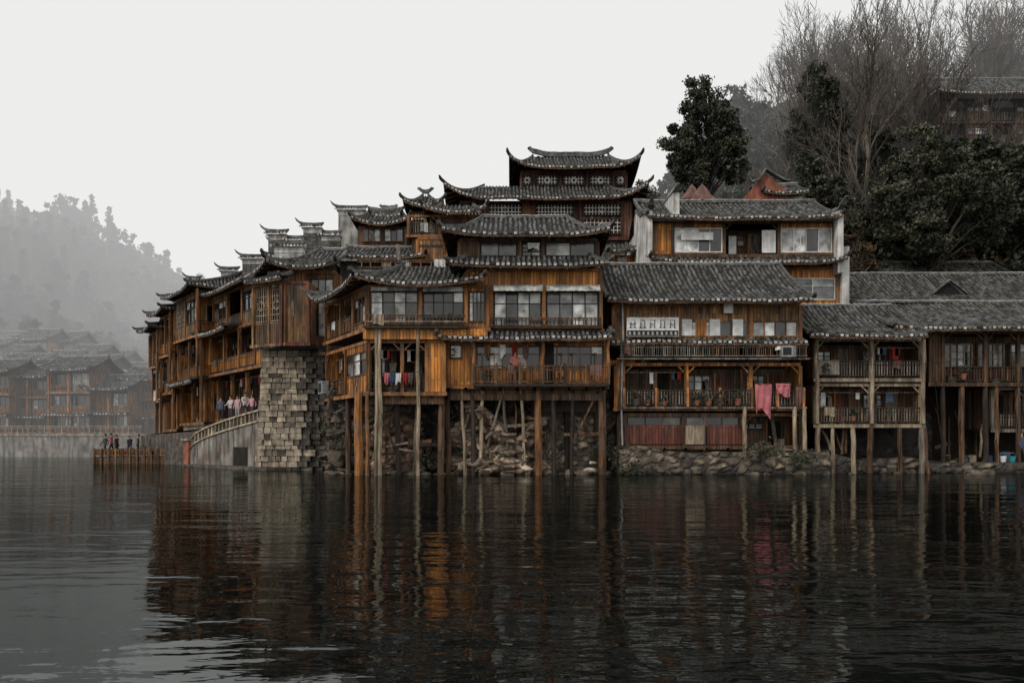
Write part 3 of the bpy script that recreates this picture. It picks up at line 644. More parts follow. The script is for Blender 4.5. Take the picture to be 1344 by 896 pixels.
def parasol(x,y,z,h,r,mat='cloth_brown'):
    b=Bld('folded_parasol',x,y); b.log('pole','metal_grey',(0,0,z),(0,0,z+h),.03)
    n=14; prof=[(0,h),(.18,h*.9),(.5,h*.62),(.9,h*.4),(.8,h*.34)]; vl=[];fl=[]
    for (q,zz) in prof:
        for i in range(n): a=2*math.pi*i/n; rr=r*q*(1+.22*(-1)**i); vl.append((rr*math.cos(a),rr*math.sin(a),z+zz))
    for j in range(len(prof)-1):
        for i in range(n): fl.append((j*n+i,j*n+(i+1)%n,(j+1)*n+(i+1)%n,(j+1)*n+i))
    b.add('canopy',mat,vl,fl); b.finish()
parasol(Xat(924,50),50.5,Zat(284,50),2.2,1.1); parasol(Xat(908,52),52,Zat(278,52),1.8,.9)
b=Bld('red_gable_house',Xat(1005,56),56); U=b.u; Z=b.z
b.box('walls','red_plaster',U(985),U(1032),0,5,8,Z(250)); b.add('gable_wall','red_plaster',[(U(985),0,Z(250)),(U(1032),0,Z(250)),(U(1004),0,Z(227))],[(0,1,2)])
b.sweep('parapet_cap','ridge',[(U(980),-.1,Z(230)),(U(986),-.1,Z(241)),(U(994),-.1,Z(238)),(U(1004),-.1,Z(224)),(U(1018),-.1,Z(233)),(U(1030),-.1,Z(239)),(U(1038),-.1,Z(238))],.5,.16,.4,.4)
b.hip_roof(U(1000),U(1060),-.4,5,Z(256),1.3,0,.2); b.box('wing_walls','plaster',U(1006),U(1056),.3,4.5,8,Z(256)); b.finish()

# ================================================================== HOUSE B3
D=41.0
b=Bld('stilt_house',Xat(1070,D),D); U=b.u; Z=b.z
ed=[U(1070),U(1142),U(1209)]
b.storey(ed,['O','O'],Z(496),Z(444),wood='wood_brown',post='wood_pale',recess=1.6,depth=7,railh=.9,railmat='wood_grey')
b.storey(ed,['O','O'],Z(556),Z(503),wood='wood_brown',post='wood_pale',recess=1.6,depth=7,railh=.85,railmat='wood_grey')
b.box('grey_screen','wood_grey',U(1070),U(1100),-.2,-.16,Z(492),Z(474))
hr=Zat(403,44)-Zat(441,40)
b.roof_face((U(1063,-1),-1.0),(1,0),(0,1),U(1219,-1)-U(1063,-1),4,Zat(441,40),hr,0,0,.08,.08,ridge=True,rh=.12,rl=.03)
b.roof_face((U(1219,-1),7),(-1,0),(0,-1),U(1219,-1)-U(1063,-1),4,Zat(441,40),hr,cw=.5,hips=False)
for p,l,r in ((1073,0,.14),(1092,.1,.1),(1118,.05,.13),(1142,-.05,.16),(1180,.1,.12),(1209,0,.16),(1213,.2,.1)): b.log('stilts',R.choice(['wood_pale','wood_grey','wood_brown','wood_brown']),(U(p)+l,-.1,-1),(U(p),-.05,Z(556)-.1),r,r*.9)
b.debris(ed[0],ed[2]-1,.5,.4,1.2,6)
for uu in ed: b.log('outer_posts','wood_pale',(uu,-.22,Z(556)),(uu,-.22,Z(446)),.1)
b.finish()
# ================================================================== HOUSE B4
D=42.0
b=Bld('stilt_house',Xat(1220,D),D); U=b.u; Z=b.z
ed=[U(1220),U(1237),U(1293),U(1336),U(1400),U(1460)]
b.storey(ed,['P','O','O','O','O'],Z(502),Z(434),wood='wood_brown',post='wood_brown',recess=1.2,depth=7,railh=.85,railmat='wood_brown')
for i in range(1,5): b.window(ed[i]+.15,ed[i+1]-.15,Z(480),Z(448),.9,5,3,'wood_pale','pane')
b.storey([U(1308),U(1352),U(1400),U(1460)],['O','O','O'],Z(562),Z(507),v=.4,wood='wood_brown',post='wood_grey',recess=1.4,depth=6,railmat='wood_grey',railh=.8)
hr=Zat(398,45.3)-Zat(431,41)
b.roof_face((U(1172,-1),-1.1),(1,0),(0,1),U(1480,-1)-U(1172,-1),4.4,Zat(431,41),hr,0,0,.08,.08,ridge=True,rh=.12,rl=.03)
b.roof_face((U(1480,-1),7.7),(-1,0),(0,-1),U(1480,-1)-U(1172,-1),4.4,Zat(431,41),hr,cw=.5,hips=False)
for p in (1237,1262,1293,1308,1336,1400,1460): b.log('stilts','wood_dark' if p%2 else 'wood_brown',(U(p),-.05,.3),(U(p),0,Z(502)-.1),R.uniform(.1,.16))
b.box('quay_slab','stone_dark',U(1216),U(1470),-.1,4,-1,.45)
b.box('back_wall','interior',U(1215),U(1470),3,3.2,.45,Z(502))  # near-black sheet paints the shade below the house
for k in range(3): b.box('door_frames','wood_brown',U(1245+k*38),U(1247+k*38),2.8,2.98,.45,3)
b.clutter(U(1240),U(1340),.45,.8,8); b.debris(U(1240),U(1300),1,.5,1.5,5)
b.box('blue_crates','cloth_blue',U(1325),U(1335),.6,1.1,.45,1.1); b.finish()
b=Bld('tiled_roof_house',Xat(1113,50),50); U=b.u; hr=Zat(361,54)-Zat(400,49)
b.roof_face((U(1113,-1),-1),(1,0),(0,1),U(1480,-1)-U(1113,-1),5,Zat(400,49),hr,0,0,.1,.1,ridge=True,rh=.14,rl=.03)
b.roof_face((U(1480,-1),9),(-1,0),(0,-1),U(1480,-1)-U(1113,-1),5,Zat(400,49),hr,cw=.5,hips=False)
b.box('walls','wood_brown',U(1118),U(1470),0,8,3,Zat(402,50))
uc=U(1236,2); zz=Zat(384,51); 
b.add('dormer','tile_base',[(uc-.95,1.2,zz-.1),(uc+.95,1.2,zz-.1),(uc,1.2,zz+.75),(uc,3.5,zz+.8)],[(0,1,2),(0,2,3),(1,3,2)])
b.sweep('dormer_cap','ridge',[(uc-1.15,1.1,zz-.1),(uc-.5,1.1,zz+.4),(uc,1.1,zz+.78),(uc+.5,1.1,zz+.4),(uc+1.15,1.1,zz-.1)],.25,.14); b.finish()
b=Bld('tiled_roof_house',Xat(1150,58),58); U=b.u
b.roof_face((U(1152,-1),-1),(1,0),(0,1),U(1345,-1)-U(1152,-1),4,Zat(366,57),Zat(346,61)-Zat(366,57),0,0,.1,.1,ridge=True,rh=.14,rl=.03); b.box('walls','wood_brown',U(1156),U(1340),0,6,6,Zat(368,58)); b.finish()

# ================================================================== PAGODA TOWER
D=56.0
b=Bld('pagoda_tower',Xat(600,D),D); U=b.u; Z=b.z
z0=Z(312); z1=Z(264)
b.box('tower_base','grey_brick',U(606),U(826),.2,9,5,z0-.1)
ed=[U(p) for p in (604,636,688,700,756,762,820,828)]
b.storey(ed,['P','P','P','P','P','P','P'],z0,z1,wood='wood_brown',depth=9,post='wood_red')
for a,c in ((606,634),(640,686),(702,754),(764,816)):
    b.lattice(U(a)+.05,U(c)-.05,Z(284),Z(268)-.02,-.16,'wood_dark','lattice_white',.22,t=.03)
    b.lattice(U(a)+.05,U(c)-.05,Z(308),Z(288),-.16,'wood_red','lattice_white',.26,t=.024)
L_=U(848)-U(584); 
b.roof_face((U(584),-1.2),(1,0),(0,1),L_,2.7,z1-.1,1.6,2.7,2.7,1.0,1.0,3.2)
b.roof_face((U(584),10.2),(0,-1),(1,0),11.4,2.7,z1-.1,1.6,2.7,2.7,1.0,1.0,3.2)
b.roof_face((U(848),-1.2),(0,1),(-1,0),11.4,2.7,z1-.1,1.6,2.7,2.7,1.0,1.0,3.2)
b.frame(b.o[0],57.6); U=b.u; Z=b.z
zz0=Z(248); zz1=Z(226)
b.storey([U(p) for p in (684,700,735,770,805,822)],['P']*5,zz0,zz1+.1,wood='wood_brown',depth=6.4,post='wood_red')
for a,c in ((686,698),(704,732),(739,767),(774,802),(808,820)): b.lattice(U(a),U(c),Z(244),Z(231),-.14,'wood_dark','lattice_white',.22,t=.03)
b.hip_roof(U(668),U(838),-1.2,7.4,zz1,Zat(206,60.7)-zz1,1.8,.8,rh=.35,rl=.3)
b.finish()
b=Bld('tiled_roof_house',Xat(800,50),50); U=b.u
b.roof_face((U(797),-.5),(1,0),(0,1),U(836)-U(797),2.5,Zat(332,49.5),1.1,0,.4,.1,.3); b.box('walls','wood_orange',U(800),U(834),.4,5,5,Zat(333,50)); b.box('pale_wall','plaster',U(812),U(824),.3,.38,Zat(346,50),Zat(336,50)); b.finish()

# ================================================================== upper town left of pagoda
b=Bld('balcony_house',Xat(536,50),50); U=b.u; Z=b.z
b.storey([U(536),U(577),U(622)],['O','W'],Z(308),Z(282),wood='wood_brown',depth=6,recess=1,railh=.7,railmat='wood_grey',dado=.3,wcols=3)
b.box('lower_walls','wood_brown',U(540),U(620),.2,6,6,Z(309)); b.storey([U(548),U(583),U(620)],['W','W'],Z(342),Z(312),v=-.1,wood='wood_orange',depth=3)
b.roof_face((U(556),-.9),(1,0),(0,1),U(640)-U(556),3,Z(285),1.3,1,1,.5,.5)
b.roof_face((U(556),5),(0,-1),(1,0),5.9,1,Z(285),1.3,3,3,.5,.5,6,hips=False)
b.finish()
b=Bld('turret',Xat(533,55),55); U=b.u; Z=b.z
b.box('walls','wood_brown',U(541),U(574),0,2.2,8,Z(278)); b.lattice(U(542),U(573),Z(292),Z(279),-.1,'wood_dark','lattice_white',.2)
b.hip_roof(U(530),U(583),-.6,2.6,Z(276),Zat(258,56)-Z(276),1.2,.6,rh=.25,rl=.25); b.finish()
b=Bld('tiled_roof_house',Xat(465,54),54); U=b.u; Z=b.z
b.hip_roof(U(463),U(540),-.8,4.2,Z(298),1.5,.9,.5); b.box('walls','wood_brown',U(470),U(534),0,3.6,5,Z(297))
b.window(U(475),U(500),Z(318),Z(300),-.08,3,1,'wood_brown','pane'); b.window(U(504),U(530),Z(318),Z(300),-.08,3,1,'wood_brown','pane')
b.hip_roof(U(484),U(524),.8,3.2,Z(284),1.0,.6,.4); b.box('upper_walls','wood_red',U(489),U(519),1.2,2.8,Z(297),Z(283)); b.finish()
b=Bld('tiled_roof_house',Xat(440,50),50); U=b.u; Z=b.z
b.roof_face((U(438),-.6),(1,0),(0,1),U(560)-U(438),3,Z(340),1.2,.4,.4,.2,.2,ridge=True,rh=.15); b.box('walls','grey_brick',U(445),U(555),.3,5,4,Z(341)); 
b.box('upper_wall','plaster_white',U(500),U(535),2.6,3,Z(336),Z(314)); b.finish()
def horse_wall(pxa,pxb,pyt,pyb,D,steps=2,mat='grey_brick'):
    b=Bld('horse_head_wall',Xat(pxa,D),D); U=b.u
    for i in range(steps):
        a=U(pxa+(pxb-pxa)*i/steps); c=U(pxa+(pxb-pxa)*(i+1)/steps); zt=Zat(pyt+(pyb-pyt)*.22*i,D)
        b.box('wall',mat,a+.002,c,0,.45,4,zt-.35); b.box('plaster_band','plaster_white',a+.002,c,-.03,.48,zt-.35,zt-.05)
        b.box('cornice','tile_end',a-.1,c+.05,-.12,.57,zt-.05,zt+.02)
        b.roof_face((a-.25,-.25),(1,0),(0,1),c-a+.3,.47,zt+.02,.22,hips=False,cw=.2,under=False)
        pts=[(a-.62,.225,zt+.72),(a-.5,.225,zt+.5),(a-.3,.225,zt+.34),(a,.225,zt+.25),((a+c)/2,.225,zt+.22),(c-.1,.225,zt+.24),(c+.1,.225,zt+.34)]
        b.sweep('cap_ridge','ridge',pts,.24,.16,.3,.6)
    b.finish()
horse_wall(444,480,276,330,56,1,'plaster'); horse_wall(398,446,299,345,53,2,'grey_brick'); horse_wall(352,400,308,345,51,2,'grey_brick'); horse_wall(480,530,286,330,60,2,'plaster')
horse_wall(318,350,340,360,56,1,'grey_brick'); horse_wall(290,312,356,372,60,1,'plaster'); horse_wall(360,398,324,350,49,1,'plaster')
b=Bld('tiled_roof_house',Xat(352,49),49); U=b.u; Z=b.z
b.roof_face((U(345),0),(1,0),(0,1),U(440)-U(345),2.5,Z(340),.9,.3,.3,.3,.2,ridge=True,rh=.15); b.box('walls','grey_brick',U(350),U(436),.6,4,4,Z(341)); b.finish()

# ================================================================== LEFT ROW
b=Bld('riverside_house',O1[0],O1[1],AL)
zs=[3.2,6.2,8.9,11.5]; e1=[-11.2,-8.4,-5.6,-2.8,0]
b.storey(e1,['D','D','O','D'],zs[0],zs[1],wood='wood_brown',recess=1.2,depth=7,sides=(True,False))
b.storey(e1,['O','O','O','W'],zs[1],zs[2],v=-.5,wood='wood_orange',recess=1.4,depth=7,railmat='wood_bright',sides=(True,False))
b.storey(e1,['W','O','W','W'],zs[2],zs[3],v=-.3,wood='wood_honey',recess=1.2,depth=7,sides=(True,False),railmat='wood_honey')
b.roof_face((-11.6,-1.5),(1,0),(0,1),6,1.0,zs[2]-.2,.45,0,0,.1,.1,row=.3)
Rr=4.2; b.roof_face((-11.9,-1.2),(1,0),(0,1),11.9+1.2*tn,Rr,zs[3]-.1,1.9,.8,Rr*tn,.4,.5,ridge=True,rh=.15)
b.frame(O1[0],O1[1],0)
b.storey([0,b.u(405),b.u(440)],['P','W'],zs[1]+.6,zs[3],v=0,wood='wood_honey',depth=6,sides=(False,True))
b.roof_face((-1.2*tn,-1.2),(1,0),(0,1),b.u(446)+1.2*tn,Rr,zs[3]-.1,1.9,Rr*tn,.2,.5,.4,ridge=True,rh=.15)
BA=-28; C=(Xat(374,44.4),44.4)
zb0=Zat(450,44.6); zb1=Zat(370,44.6)
b.frame(C[0],C[1],BA); ul=b.u(333)
b.storey([ul,ul/2,0],['L','L'],zb0,zb1,wood='wood_brown',post='wood_honey',dado=1.1,depth=1.6,recess=.6,sides=(True,False),fr='wood_honey'); b.box('red_post','wood_red',-.2,.0,-.24,-.1,zb0-.2,zb1+.3)
b.roof_face((ul-.3,-.5),(1,0),(0,1),-ul+.5,.8,zb1+.05,.4,0,0,.1,.1,row=.3)
b.frame(C[0],C[1],0); ur=b.u(405)
b.storey([0,ur],['P'],zb0,zb1,wood='wood_honey',post='wood_red',depth=2,recess=.6,sides=(False,True))
b.box('bay_floor','wood_dark',-1.2,ur+.2,.3,2.4,zb0-.3,zb0-.165); b.box('name_board','ink',-1.0,-.2,.05,.1,zb1+.15,zb1+.55)
b.finish()
def row_house(u0,u1,v,zs,n,wood,rw,hip=1.0,lift=.3,skirt=False,sw=None,rm='wood_honey'):
    b=Bld('riverside_house',O1[0],O1[1],AL); K=len(zs)-1
    for k in range(K):
        ed=[u0+(u1-u0)*i/n for i in range(n+1)]; kk=[('O','W','O','L')[(i*2+k+int(-u0))%4] if k else 'D' for i in range(n)]
        vv=v-.25*k
        b.storey(ed,kk,zs[k],zs[k+1],v=vv,wood=wood[k%len(wood)],recess=1.2,depth=8,railmat=rm,wcols=3,sidewood=sw)
        for q in (0.5,2.2): 
            b.box('end_window','pane',u1+.04,u1+.07,vv+q,vv+q+1.0,zs[k]+.9,zs[k]+2.0)
            for a_ in (0,.48,.94): b.box('end_window_frame','wood_pale',u1+.071,u1+.1,vv+q+a_,vv+q+a_+.06,zs[k]+.86,zs[k]+2.04)
        if k: 
            b.box('end_balcony_floor','wood_dark',u1+.07,u1+.75,vv-.3,vv+4,zs[k]-.14,zs[k]); b.rail(vv-.3,vv+4,zs[k],side=u1+.7,h=.85,mat=rm); b.rail(u1,u1+.7,zs[k],v=vv-.28,h=.85,mat=rm)
            b.box('end_posts','post_orange',u1+.62,u1+.76,vv-.32,vv-.18,zs[k-1],zs[k+1])
        if k==1 and skirt: b.roof_face((u0-.3,vv-.8),(1,0),(0,1),u1-u0+.6,.9,zs[k]-.3,.35,0,0,.1,.1,row=.33,far=True)
    b.box('foundation','stone_block',u0,u1,v+.1,v+8,-1,zs[0]-.17)
    b.hip_roof(u0-.4,u1+.9,v-.25*K-.7,v+8.5,zs[-1]-.05,rw,hip,lift,far=True,rh=.15)
    b.finish()
row_house(-17.3,-11.8,-.7,[3.0,6.0,9.0,12.0],2,['wood_honey','wood_orange','wood_honey'],2.1,sw='wood_orange',rm='wood_orange',skirt=True)
row_house(-20.9,-18.0,-.8,[2.6,5.4,8.2,11.2],2,['wood_honey','wood_orange'],2.0,sw='wood_orange',rm='wood_bright')
row_house(-24.1,-21.5,-.8,[2.3,4.9,7.6,10.3],2,['wood_brown','plaster_white'],2.0,sw='plaster_white')
horse_wall(247,262,368,380,64,1,'plaster_white'); horse_wall(228,240,396,410,66,1,'plaster_white')

# stone pier built of blocks
b=Bld('stone_pier',Xat(345,45.6),45.6); 
w=Xat(428,45.6)-Xat(347,45.6); hz=Zat(450,45.6)-.1; z=-.9
rs=random.Random(3)
b.box('core','stone_dark',.15,w-.15,.3,4.5,-1,hz)
while z<hz:
    hh=rs.uniform(.22,.38); h2=min(hh,hz-z); bat=(1-(z/hz))*.3
    x=-bat+rs.uniform(-.1,0); 
    while x<w+bat-.05:
        bw=min(rs.uniform(.3,.75),w+bat-x); j=rs.uniform(-.07,.05); mt='stone_block' if x<w*.58+rs.uniform(-.3,.3) and rs.random()>.12 and z>.15 else 'stone_dark'  # pale stone left, dark stone right: lit and shaded faces put in colour
        rx=max(0,(x-w*.6)/w)*1.6; g=.012
        q=[rs.uniform(-.02,.02) for _ in range(8)]
        u0,u1,v0,v1,a,c=x+g,x+bw-g,-bat+j+rx,.45+rx,z+g,z+h2-g
        b.add('blocks',mt,[(u0,v0+q[0],a),(u1,v0+q[1],a+q[4]*.5),(u1,v1,a),(u0,v1,a),(u0+.02,v0+q[2]+.02,c+q[5]*.5),(u1-.02,v0+q[3]+.02,c+q[6]*.5),(u1,v1,c),(u0,v1,c)],b.BF); x+=bw
    y=-bat+.46
    while y<4.4:
        bw=rs.uniform(.4,.8); j=rs.uniform(-.05,.05); b.box('blocks','stone_block',-bat+j,.3,y+.012,y+bw-.012,z+.012,z+h2-.012)
        if y>1.4: b.box('blocks','stone_dark',w-.3,w+bat+j,y+.012,y+bw-.012,z+.012,z+h2-.012)  # darker stone paints the shaded right face
        y+=bw
    z+=hh
b.finish()

P1=(Xat(347,47),47.0); P2=(Xat(250,54.5),54.5)
b=Bld('quay_stair_wall',P2[0],P2[1]); ang=math.degrees(math.atan2(P1[1]-P2[1],P1[0]-P2[0])); b.frame(P2[0],P2[1],ang); Lq=math.dist(P1,P2)
def ztop(t): return 1.5+1.75*t**.6
n=20
for i in range(n):
    t0,t1=i/n,(i+1)/n; za_,zb_=ztop(t0),ztop(t1)
    b.add('wall','concrete',[(Lq*t0,0,-1),(Lq*t1,0,-1),(Lq*t1,0,zb_-.35),(Lq*t0,0,za_-.35),(Lq*t0,.5,-1),(Lq*t1,.5,-1),(Lq*t1,.5,zb_-.35),(Lq*t0,.5,za_-.35)],[(0,1,2,3),(3,2,6,7)])
    b.box('balustrade_posts','stone_block',Lq*t0,Lq*t0+.14,.05,.25,za_-.4,za_+.35)
b.sweep('coping','stone_block',[(Lq*i/n,.15,ztop(i/n)+.28) for i in range(n+1)],.34,.12)
b.sweep('lower_coping','stone_block',[(Lq*i/n,.15,ztop(i/n)-.38) for i in range(n+1)],.5,.12)
b.box('end_pillar','red_plaster',-.9,0,-.15,.7,-1,1.7); b.box('pillar_cap','stone_block',-1,.1,-.25,.8,1.7,1.85)
b.box('water_door','interior',Lq*.62,Lq*.8,-.02,.02,-1,1.3)
for k in range(5): b.box('steps','concrete',-1.8+k*.28,-1,.7,3,-1,.3+.17*k)
b.box('low_jetty','stone_dark',1.5,Lq+2.5,-1.2,0,-.5,.14)
b.finish()
b=Bld('street_terrace',0,0)
poly=[P1,(P1[0]+3,P1[1]+2),ft(0,.5),ft(-12,.5),ft(-24.1,.5),ft(-24.1,-2.2),ft(-15,-2.0),(P2[0],P2[1]+.6)]
n=len(poly); zt_=[3.0,3.0,3.0,3.0,2.2,2.1,2.2,1.4]
vl=[(x,y,-1) for x,y in poly]+[(x,y,zt_[i]) for i,(x,y) in enumerate(poly)]
b.add('paving','stone_dark',vl,[list(range(n,2*n))]+[(i,(i+1)%n,(i+1)%n+n,i+n) for i in range(n)]); b.finish()
# landing stage
LD=58.0
b=Bld('landing_stage',Xat(124,LD),LD); Lp=Xat(246,LD)-Xat(124,LD)
b.box('deck','wood_brown',0,Lp,0,6,.40,.55); b.box('skirt','wood_brown',0,Lp,-.04,0,-.3,.39)
for i in range(14): b.box('deck_posts','wood_honey',Lp*i/13-.06,Lp*i/13+.06,-.1,.04,-.6,1.15)
b.rail(0,Lp,.55,-.03,.55,'wood_orange',.2,rails='wood_honey'); b.rail(0,6,.55,side=0,h=.55,mat='wood_honey')
for i in range(4): b.box('planter_boxes','wood_red',.8+i*1.6,1.6+i*1.6,2,2.4,.55,1.0)
for i in range(3): b.log('table_leg','wood_dark',(1.5+i*2,3.5,.55),(1.5+i*2,3.5,1.25),.06); b.box('table_top','wood_pale',1.1+i*2,1.9+i*2,3.1,3.9,1.25,1.3)
b.clutter(.3,Lp-.5,.55,1.2,9); b.clutter(.3,Lp-.5,.55,4.5,9)
b.finish()

# ================================================================== foundations
rubble('rubble_foundation',[(Xat(430,42),43.5),(Xat(495,40.5),41.4),(Xat(545,40.3),41.2),(Xat(600,41),41.5),(Xat(650,40.4),41.2),(Xat(705,41),41.7),(Xat(815,41),41.5)],-.8,4.5,((.2,.145,.105),(.035,.03,.026)),1.9,.3,.1,crag=.45)  # tones darkened so the wall behind the stilts looks shaded
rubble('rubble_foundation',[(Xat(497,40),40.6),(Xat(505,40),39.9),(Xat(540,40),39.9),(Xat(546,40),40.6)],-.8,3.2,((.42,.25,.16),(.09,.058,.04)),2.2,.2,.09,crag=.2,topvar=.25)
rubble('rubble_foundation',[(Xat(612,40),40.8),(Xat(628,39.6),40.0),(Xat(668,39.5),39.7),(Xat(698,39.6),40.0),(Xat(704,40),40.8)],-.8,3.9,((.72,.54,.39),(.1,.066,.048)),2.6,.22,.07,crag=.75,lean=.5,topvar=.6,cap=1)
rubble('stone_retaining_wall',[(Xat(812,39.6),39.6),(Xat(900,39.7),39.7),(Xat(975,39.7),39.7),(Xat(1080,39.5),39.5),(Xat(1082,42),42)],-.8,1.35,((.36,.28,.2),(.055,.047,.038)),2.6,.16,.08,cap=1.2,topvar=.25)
rubble('stone_retaining_wall',[(Xat(1078,43),43.8),(Xat(1225,43.5),43.8)],-.8,3.2,((.05,.042,.035),(.018,.015,.013)),2.2,.14,.14,cap=1.2)  # near-black tones paint the shade behind the stilts
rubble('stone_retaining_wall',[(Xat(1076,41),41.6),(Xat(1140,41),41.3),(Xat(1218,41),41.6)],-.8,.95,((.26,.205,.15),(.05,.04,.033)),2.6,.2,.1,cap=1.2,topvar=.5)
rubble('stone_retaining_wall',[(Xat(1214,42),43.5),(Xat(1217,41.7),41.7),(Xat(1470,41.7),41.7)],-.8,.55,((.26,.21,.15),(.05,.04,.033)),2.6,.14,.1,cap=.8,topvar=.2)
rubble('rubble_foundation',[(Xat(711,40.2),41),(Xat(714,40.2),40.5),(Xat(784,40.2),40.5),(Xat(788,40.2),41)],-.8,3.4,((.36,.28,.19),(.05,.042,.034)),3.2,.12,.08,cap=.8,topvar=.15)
it=[(Xat(R.uniform(440,800),39.5),39.3+R.uniform(0,.9),R.uniform(-.2,.15),R.uniform(.15,.5)) for i in range(55)]
it+=[(Xat(R.uniform(430,470),41.5),41.8+R.uniform(0,1),R.uniform(-.1,.9),R.uniform(.3,.7)) for i in range(14)]
rocks('shore_rocks',it,'rock',3)
it=[(Xat(R.uniform(975,1345),39.3),39.1+R.uniform(0,.5)+(2.2 if i%2 else 0),R.uniform(-.2,.05),R.uniform(.15,.4)) for i in range(40)]
rocks('shore_rocks',it,'rock',5)
rocks('pale_boulder',[(Xat(775,38.6),38.6,.25,.33),(Xat(778,38.6),38.7,.6,.22),(Xat(640,38.9),38.9,.2,.3),(Xat(690,39),39,.3,.35)],'rock_pale',9)

# ================================================================== laundry, plants, cables
def cloth(name,x,y,ztop_,w,h,mat,ph=0):
    vl=[];fl=[];nx,nz=14,8
    for j in range(nz+1):
        for i in range(nx+1):
            u=i/nx; t=j/nz; hh=h*(1+ .18*math.sin(u*5+ph)) ; vl.append((x+w*(u-.5)*(1-.12*t),y+.06*math.sin(u*16+ph+t*2)*(.3+t),ztop_-hh*t))
    for j in range(nz):
        for i in range(nx): a=j*(nx+1)+i; fl.append((a,a+1,a+nx+2,a+nx+1))
    return new_obj(name,vl,fl,mat,smooth=True,loc=vl)
e=empty('laundry',(0,0,0))
for p,q,w,h,mt in ((1002,504,.85,1.45,'cloth_pink'),(1028,503,.75,.6,'cloth_pink'),(1050,508,.4,.9,'cloth_brown'),(700,322,.6,.3,'cloth_white')):
    o=cloth('cloth_sheet',Xat(p,39.5),39.5 if p!=700 else 39,Zat(q,39.5),w,h,mt,p); o.parent=e
for i,p in enumerate((508,516,523,531,539)):
    o=cloth('shirt',Xat(p,38.2),38.1,Zat(489,38.1),.28,.5,('cloth_pink','cloth_blue','cloth_white','cloth_red','cloth_brown')[i],p); o.parent=e
for i,p in enumerate((640,660,676,690)):
    o=cloth('shirt',Xat(p,39),38.7,Zat(452,38.7),.3,.6,('wood_honey','cloth_white','cloth_red','cloth_brown')[i],p); o.parent=e
def cable(p,q,sag,r=.012):
    p=Vector(p);q=Vector(q);pts=[p.lerp(q,i/12)-Vector((0,0,sag*4*(i/12)*(1-i/12))) for i in range(13)]
    return tube_mesh([(pts[i],pts[i+1],r,r) for i in range(12)],4)
vl=[];fl=[]
for c in (((Xat(640,38),38.2,Zat(435,38)),(Xat(800,39),39,Zat(440,39)),.4),((Xat(800,39),38.9,Zat(455,39)),(Xat(1060,39),39.3,Zat(468,39)),.5),((Xat(1060,40),39.8,Zat(470,40)),(Xat(1344,41),41,Zat(455,41)),.6),((Xat(985,39.5),39.5,Zat(503,39.5)),(Xat(1056,39.5),39.5,Zat(505,39.5)),.08),((Xat(500,38),38,Zat(487,38)),(Xat(552,38),38,Zat(487,38)),.08),((Xat(1230,41),41.2,Zat(500,41)),(Xat(1245,41),41.4,.6),.3),((Xat(500,38),38.0,Zat(540,38)),(Xat(520,38),38.4,.2),.3)):
    a,f=cable(*c); k=len(vl); vl+=a; fl+=[[i+k for i in x] for x in f]
new_obj('power_cables',vl,fl,'ink')
rng=np.random.default_rng(5)
def pot(x,y,z,s=.3,mat='leaf_mid'):
    b=Bld('potted_plant',x,y); n=10; vl=[];fl=[]
    for q,zz in ((.6,0),(.95,s*.8),(1.05,s*.8),(1.05,s*.95),(.85,s*.95)):
        for i in range(n): a=2*math.pi*i/n; vl.append((s*.5*q*math.cos(a),s*.5*q*math.sin(a),z+zz))
    for j in range(4):
        for i in range(n): fl.append((j*n+i,j*n+(i+1)%n,(j+1)*n+(i+1)%n,(j+1)*n+i))
    fl.append(tuple(range(4*n,5*n))); b.add('pot','stone_dark' if R.random()<.6 else 'red_plaster',vl,fl); e=b.finish()
    P,_=crown_pts(rng,260,s*.9,s*1.0,12,.4); P[:,2]+=z+s*1.5; mesh_quads('leaves',leaf_quads(P,s*.17,rng),mat,e)
for p,q,d in ((835,524,39.5),(872,526,39.5),(915,525,39.5),(945,526,39.5),(968,524,39.5),(930,524,39.5),(850,525,39.5),(1085,492,40.6),(1120,552,40.6),(1265,498,41.6),(640,504,38.6),(735,504,38.6),(590,430,38.3),(520,512,38.4)):
    pot(Xat(p,d),d,Zat(532 if d==39.5 else q,d),R.uniform(.22,.36),R.choice(['leaf_mid','leaf_dark','leaf_dry']))
P=[]
for (p,q,d,n,r) in ((460,585,42,500,.6),(600,590,40.2,300,.4),(655,600,39.2,250,.35),(800,590,39.8,400,.5),(830,612,39.3,250,.4),(1000,592,39.3,400,.5),(1050,600,39.2,300,.4),(560,605,39.9,300,.45),(440,560,43,400,.6),(735,520,40.4,250,.4)):
    c=np.array([Xat(p,d),d-.25,Zat(q,d)]); P.append(c+rng.normal(size=(n,3))*np.array([r,.12,r*.5]))
mesh_quads('bank_weeds',leaf_quads(np.concatenate(P),.07,rng),'leaf_mid')
def bucket(x,y,z,mat):
    b=Bld('bucket',x,y); n=12; vl=[];fl=[]
    for q,zz in ((.75,0),(1,.32),(.93,.32),(.7,.04)):
        for i in range(n): a=2*math.pi*i/n; vl.append((.17*q*math.cos(a),.17*q*math.sin(a),z+zz))
    for j in range(3):
        for i in range(n): fl.append((j*n+i,j*n+(i+1)%n,(j+1)*n+(i+1)%n,(j+1)*n+i))
    b.add('shell',mat,vl,fl); b.sweep('handle','metal_grey',[(.17*math.cos(a),0,z+.32+.17*math.sin(a)) for a in [i*math.pi/8 for i in range(9)]],.015,.015); b.finish()
bucket(Xat(1328,42),41.95,.55,'plastic_teal'); bucket(Xat(1318,42),42.1,.55,'cloth_white')

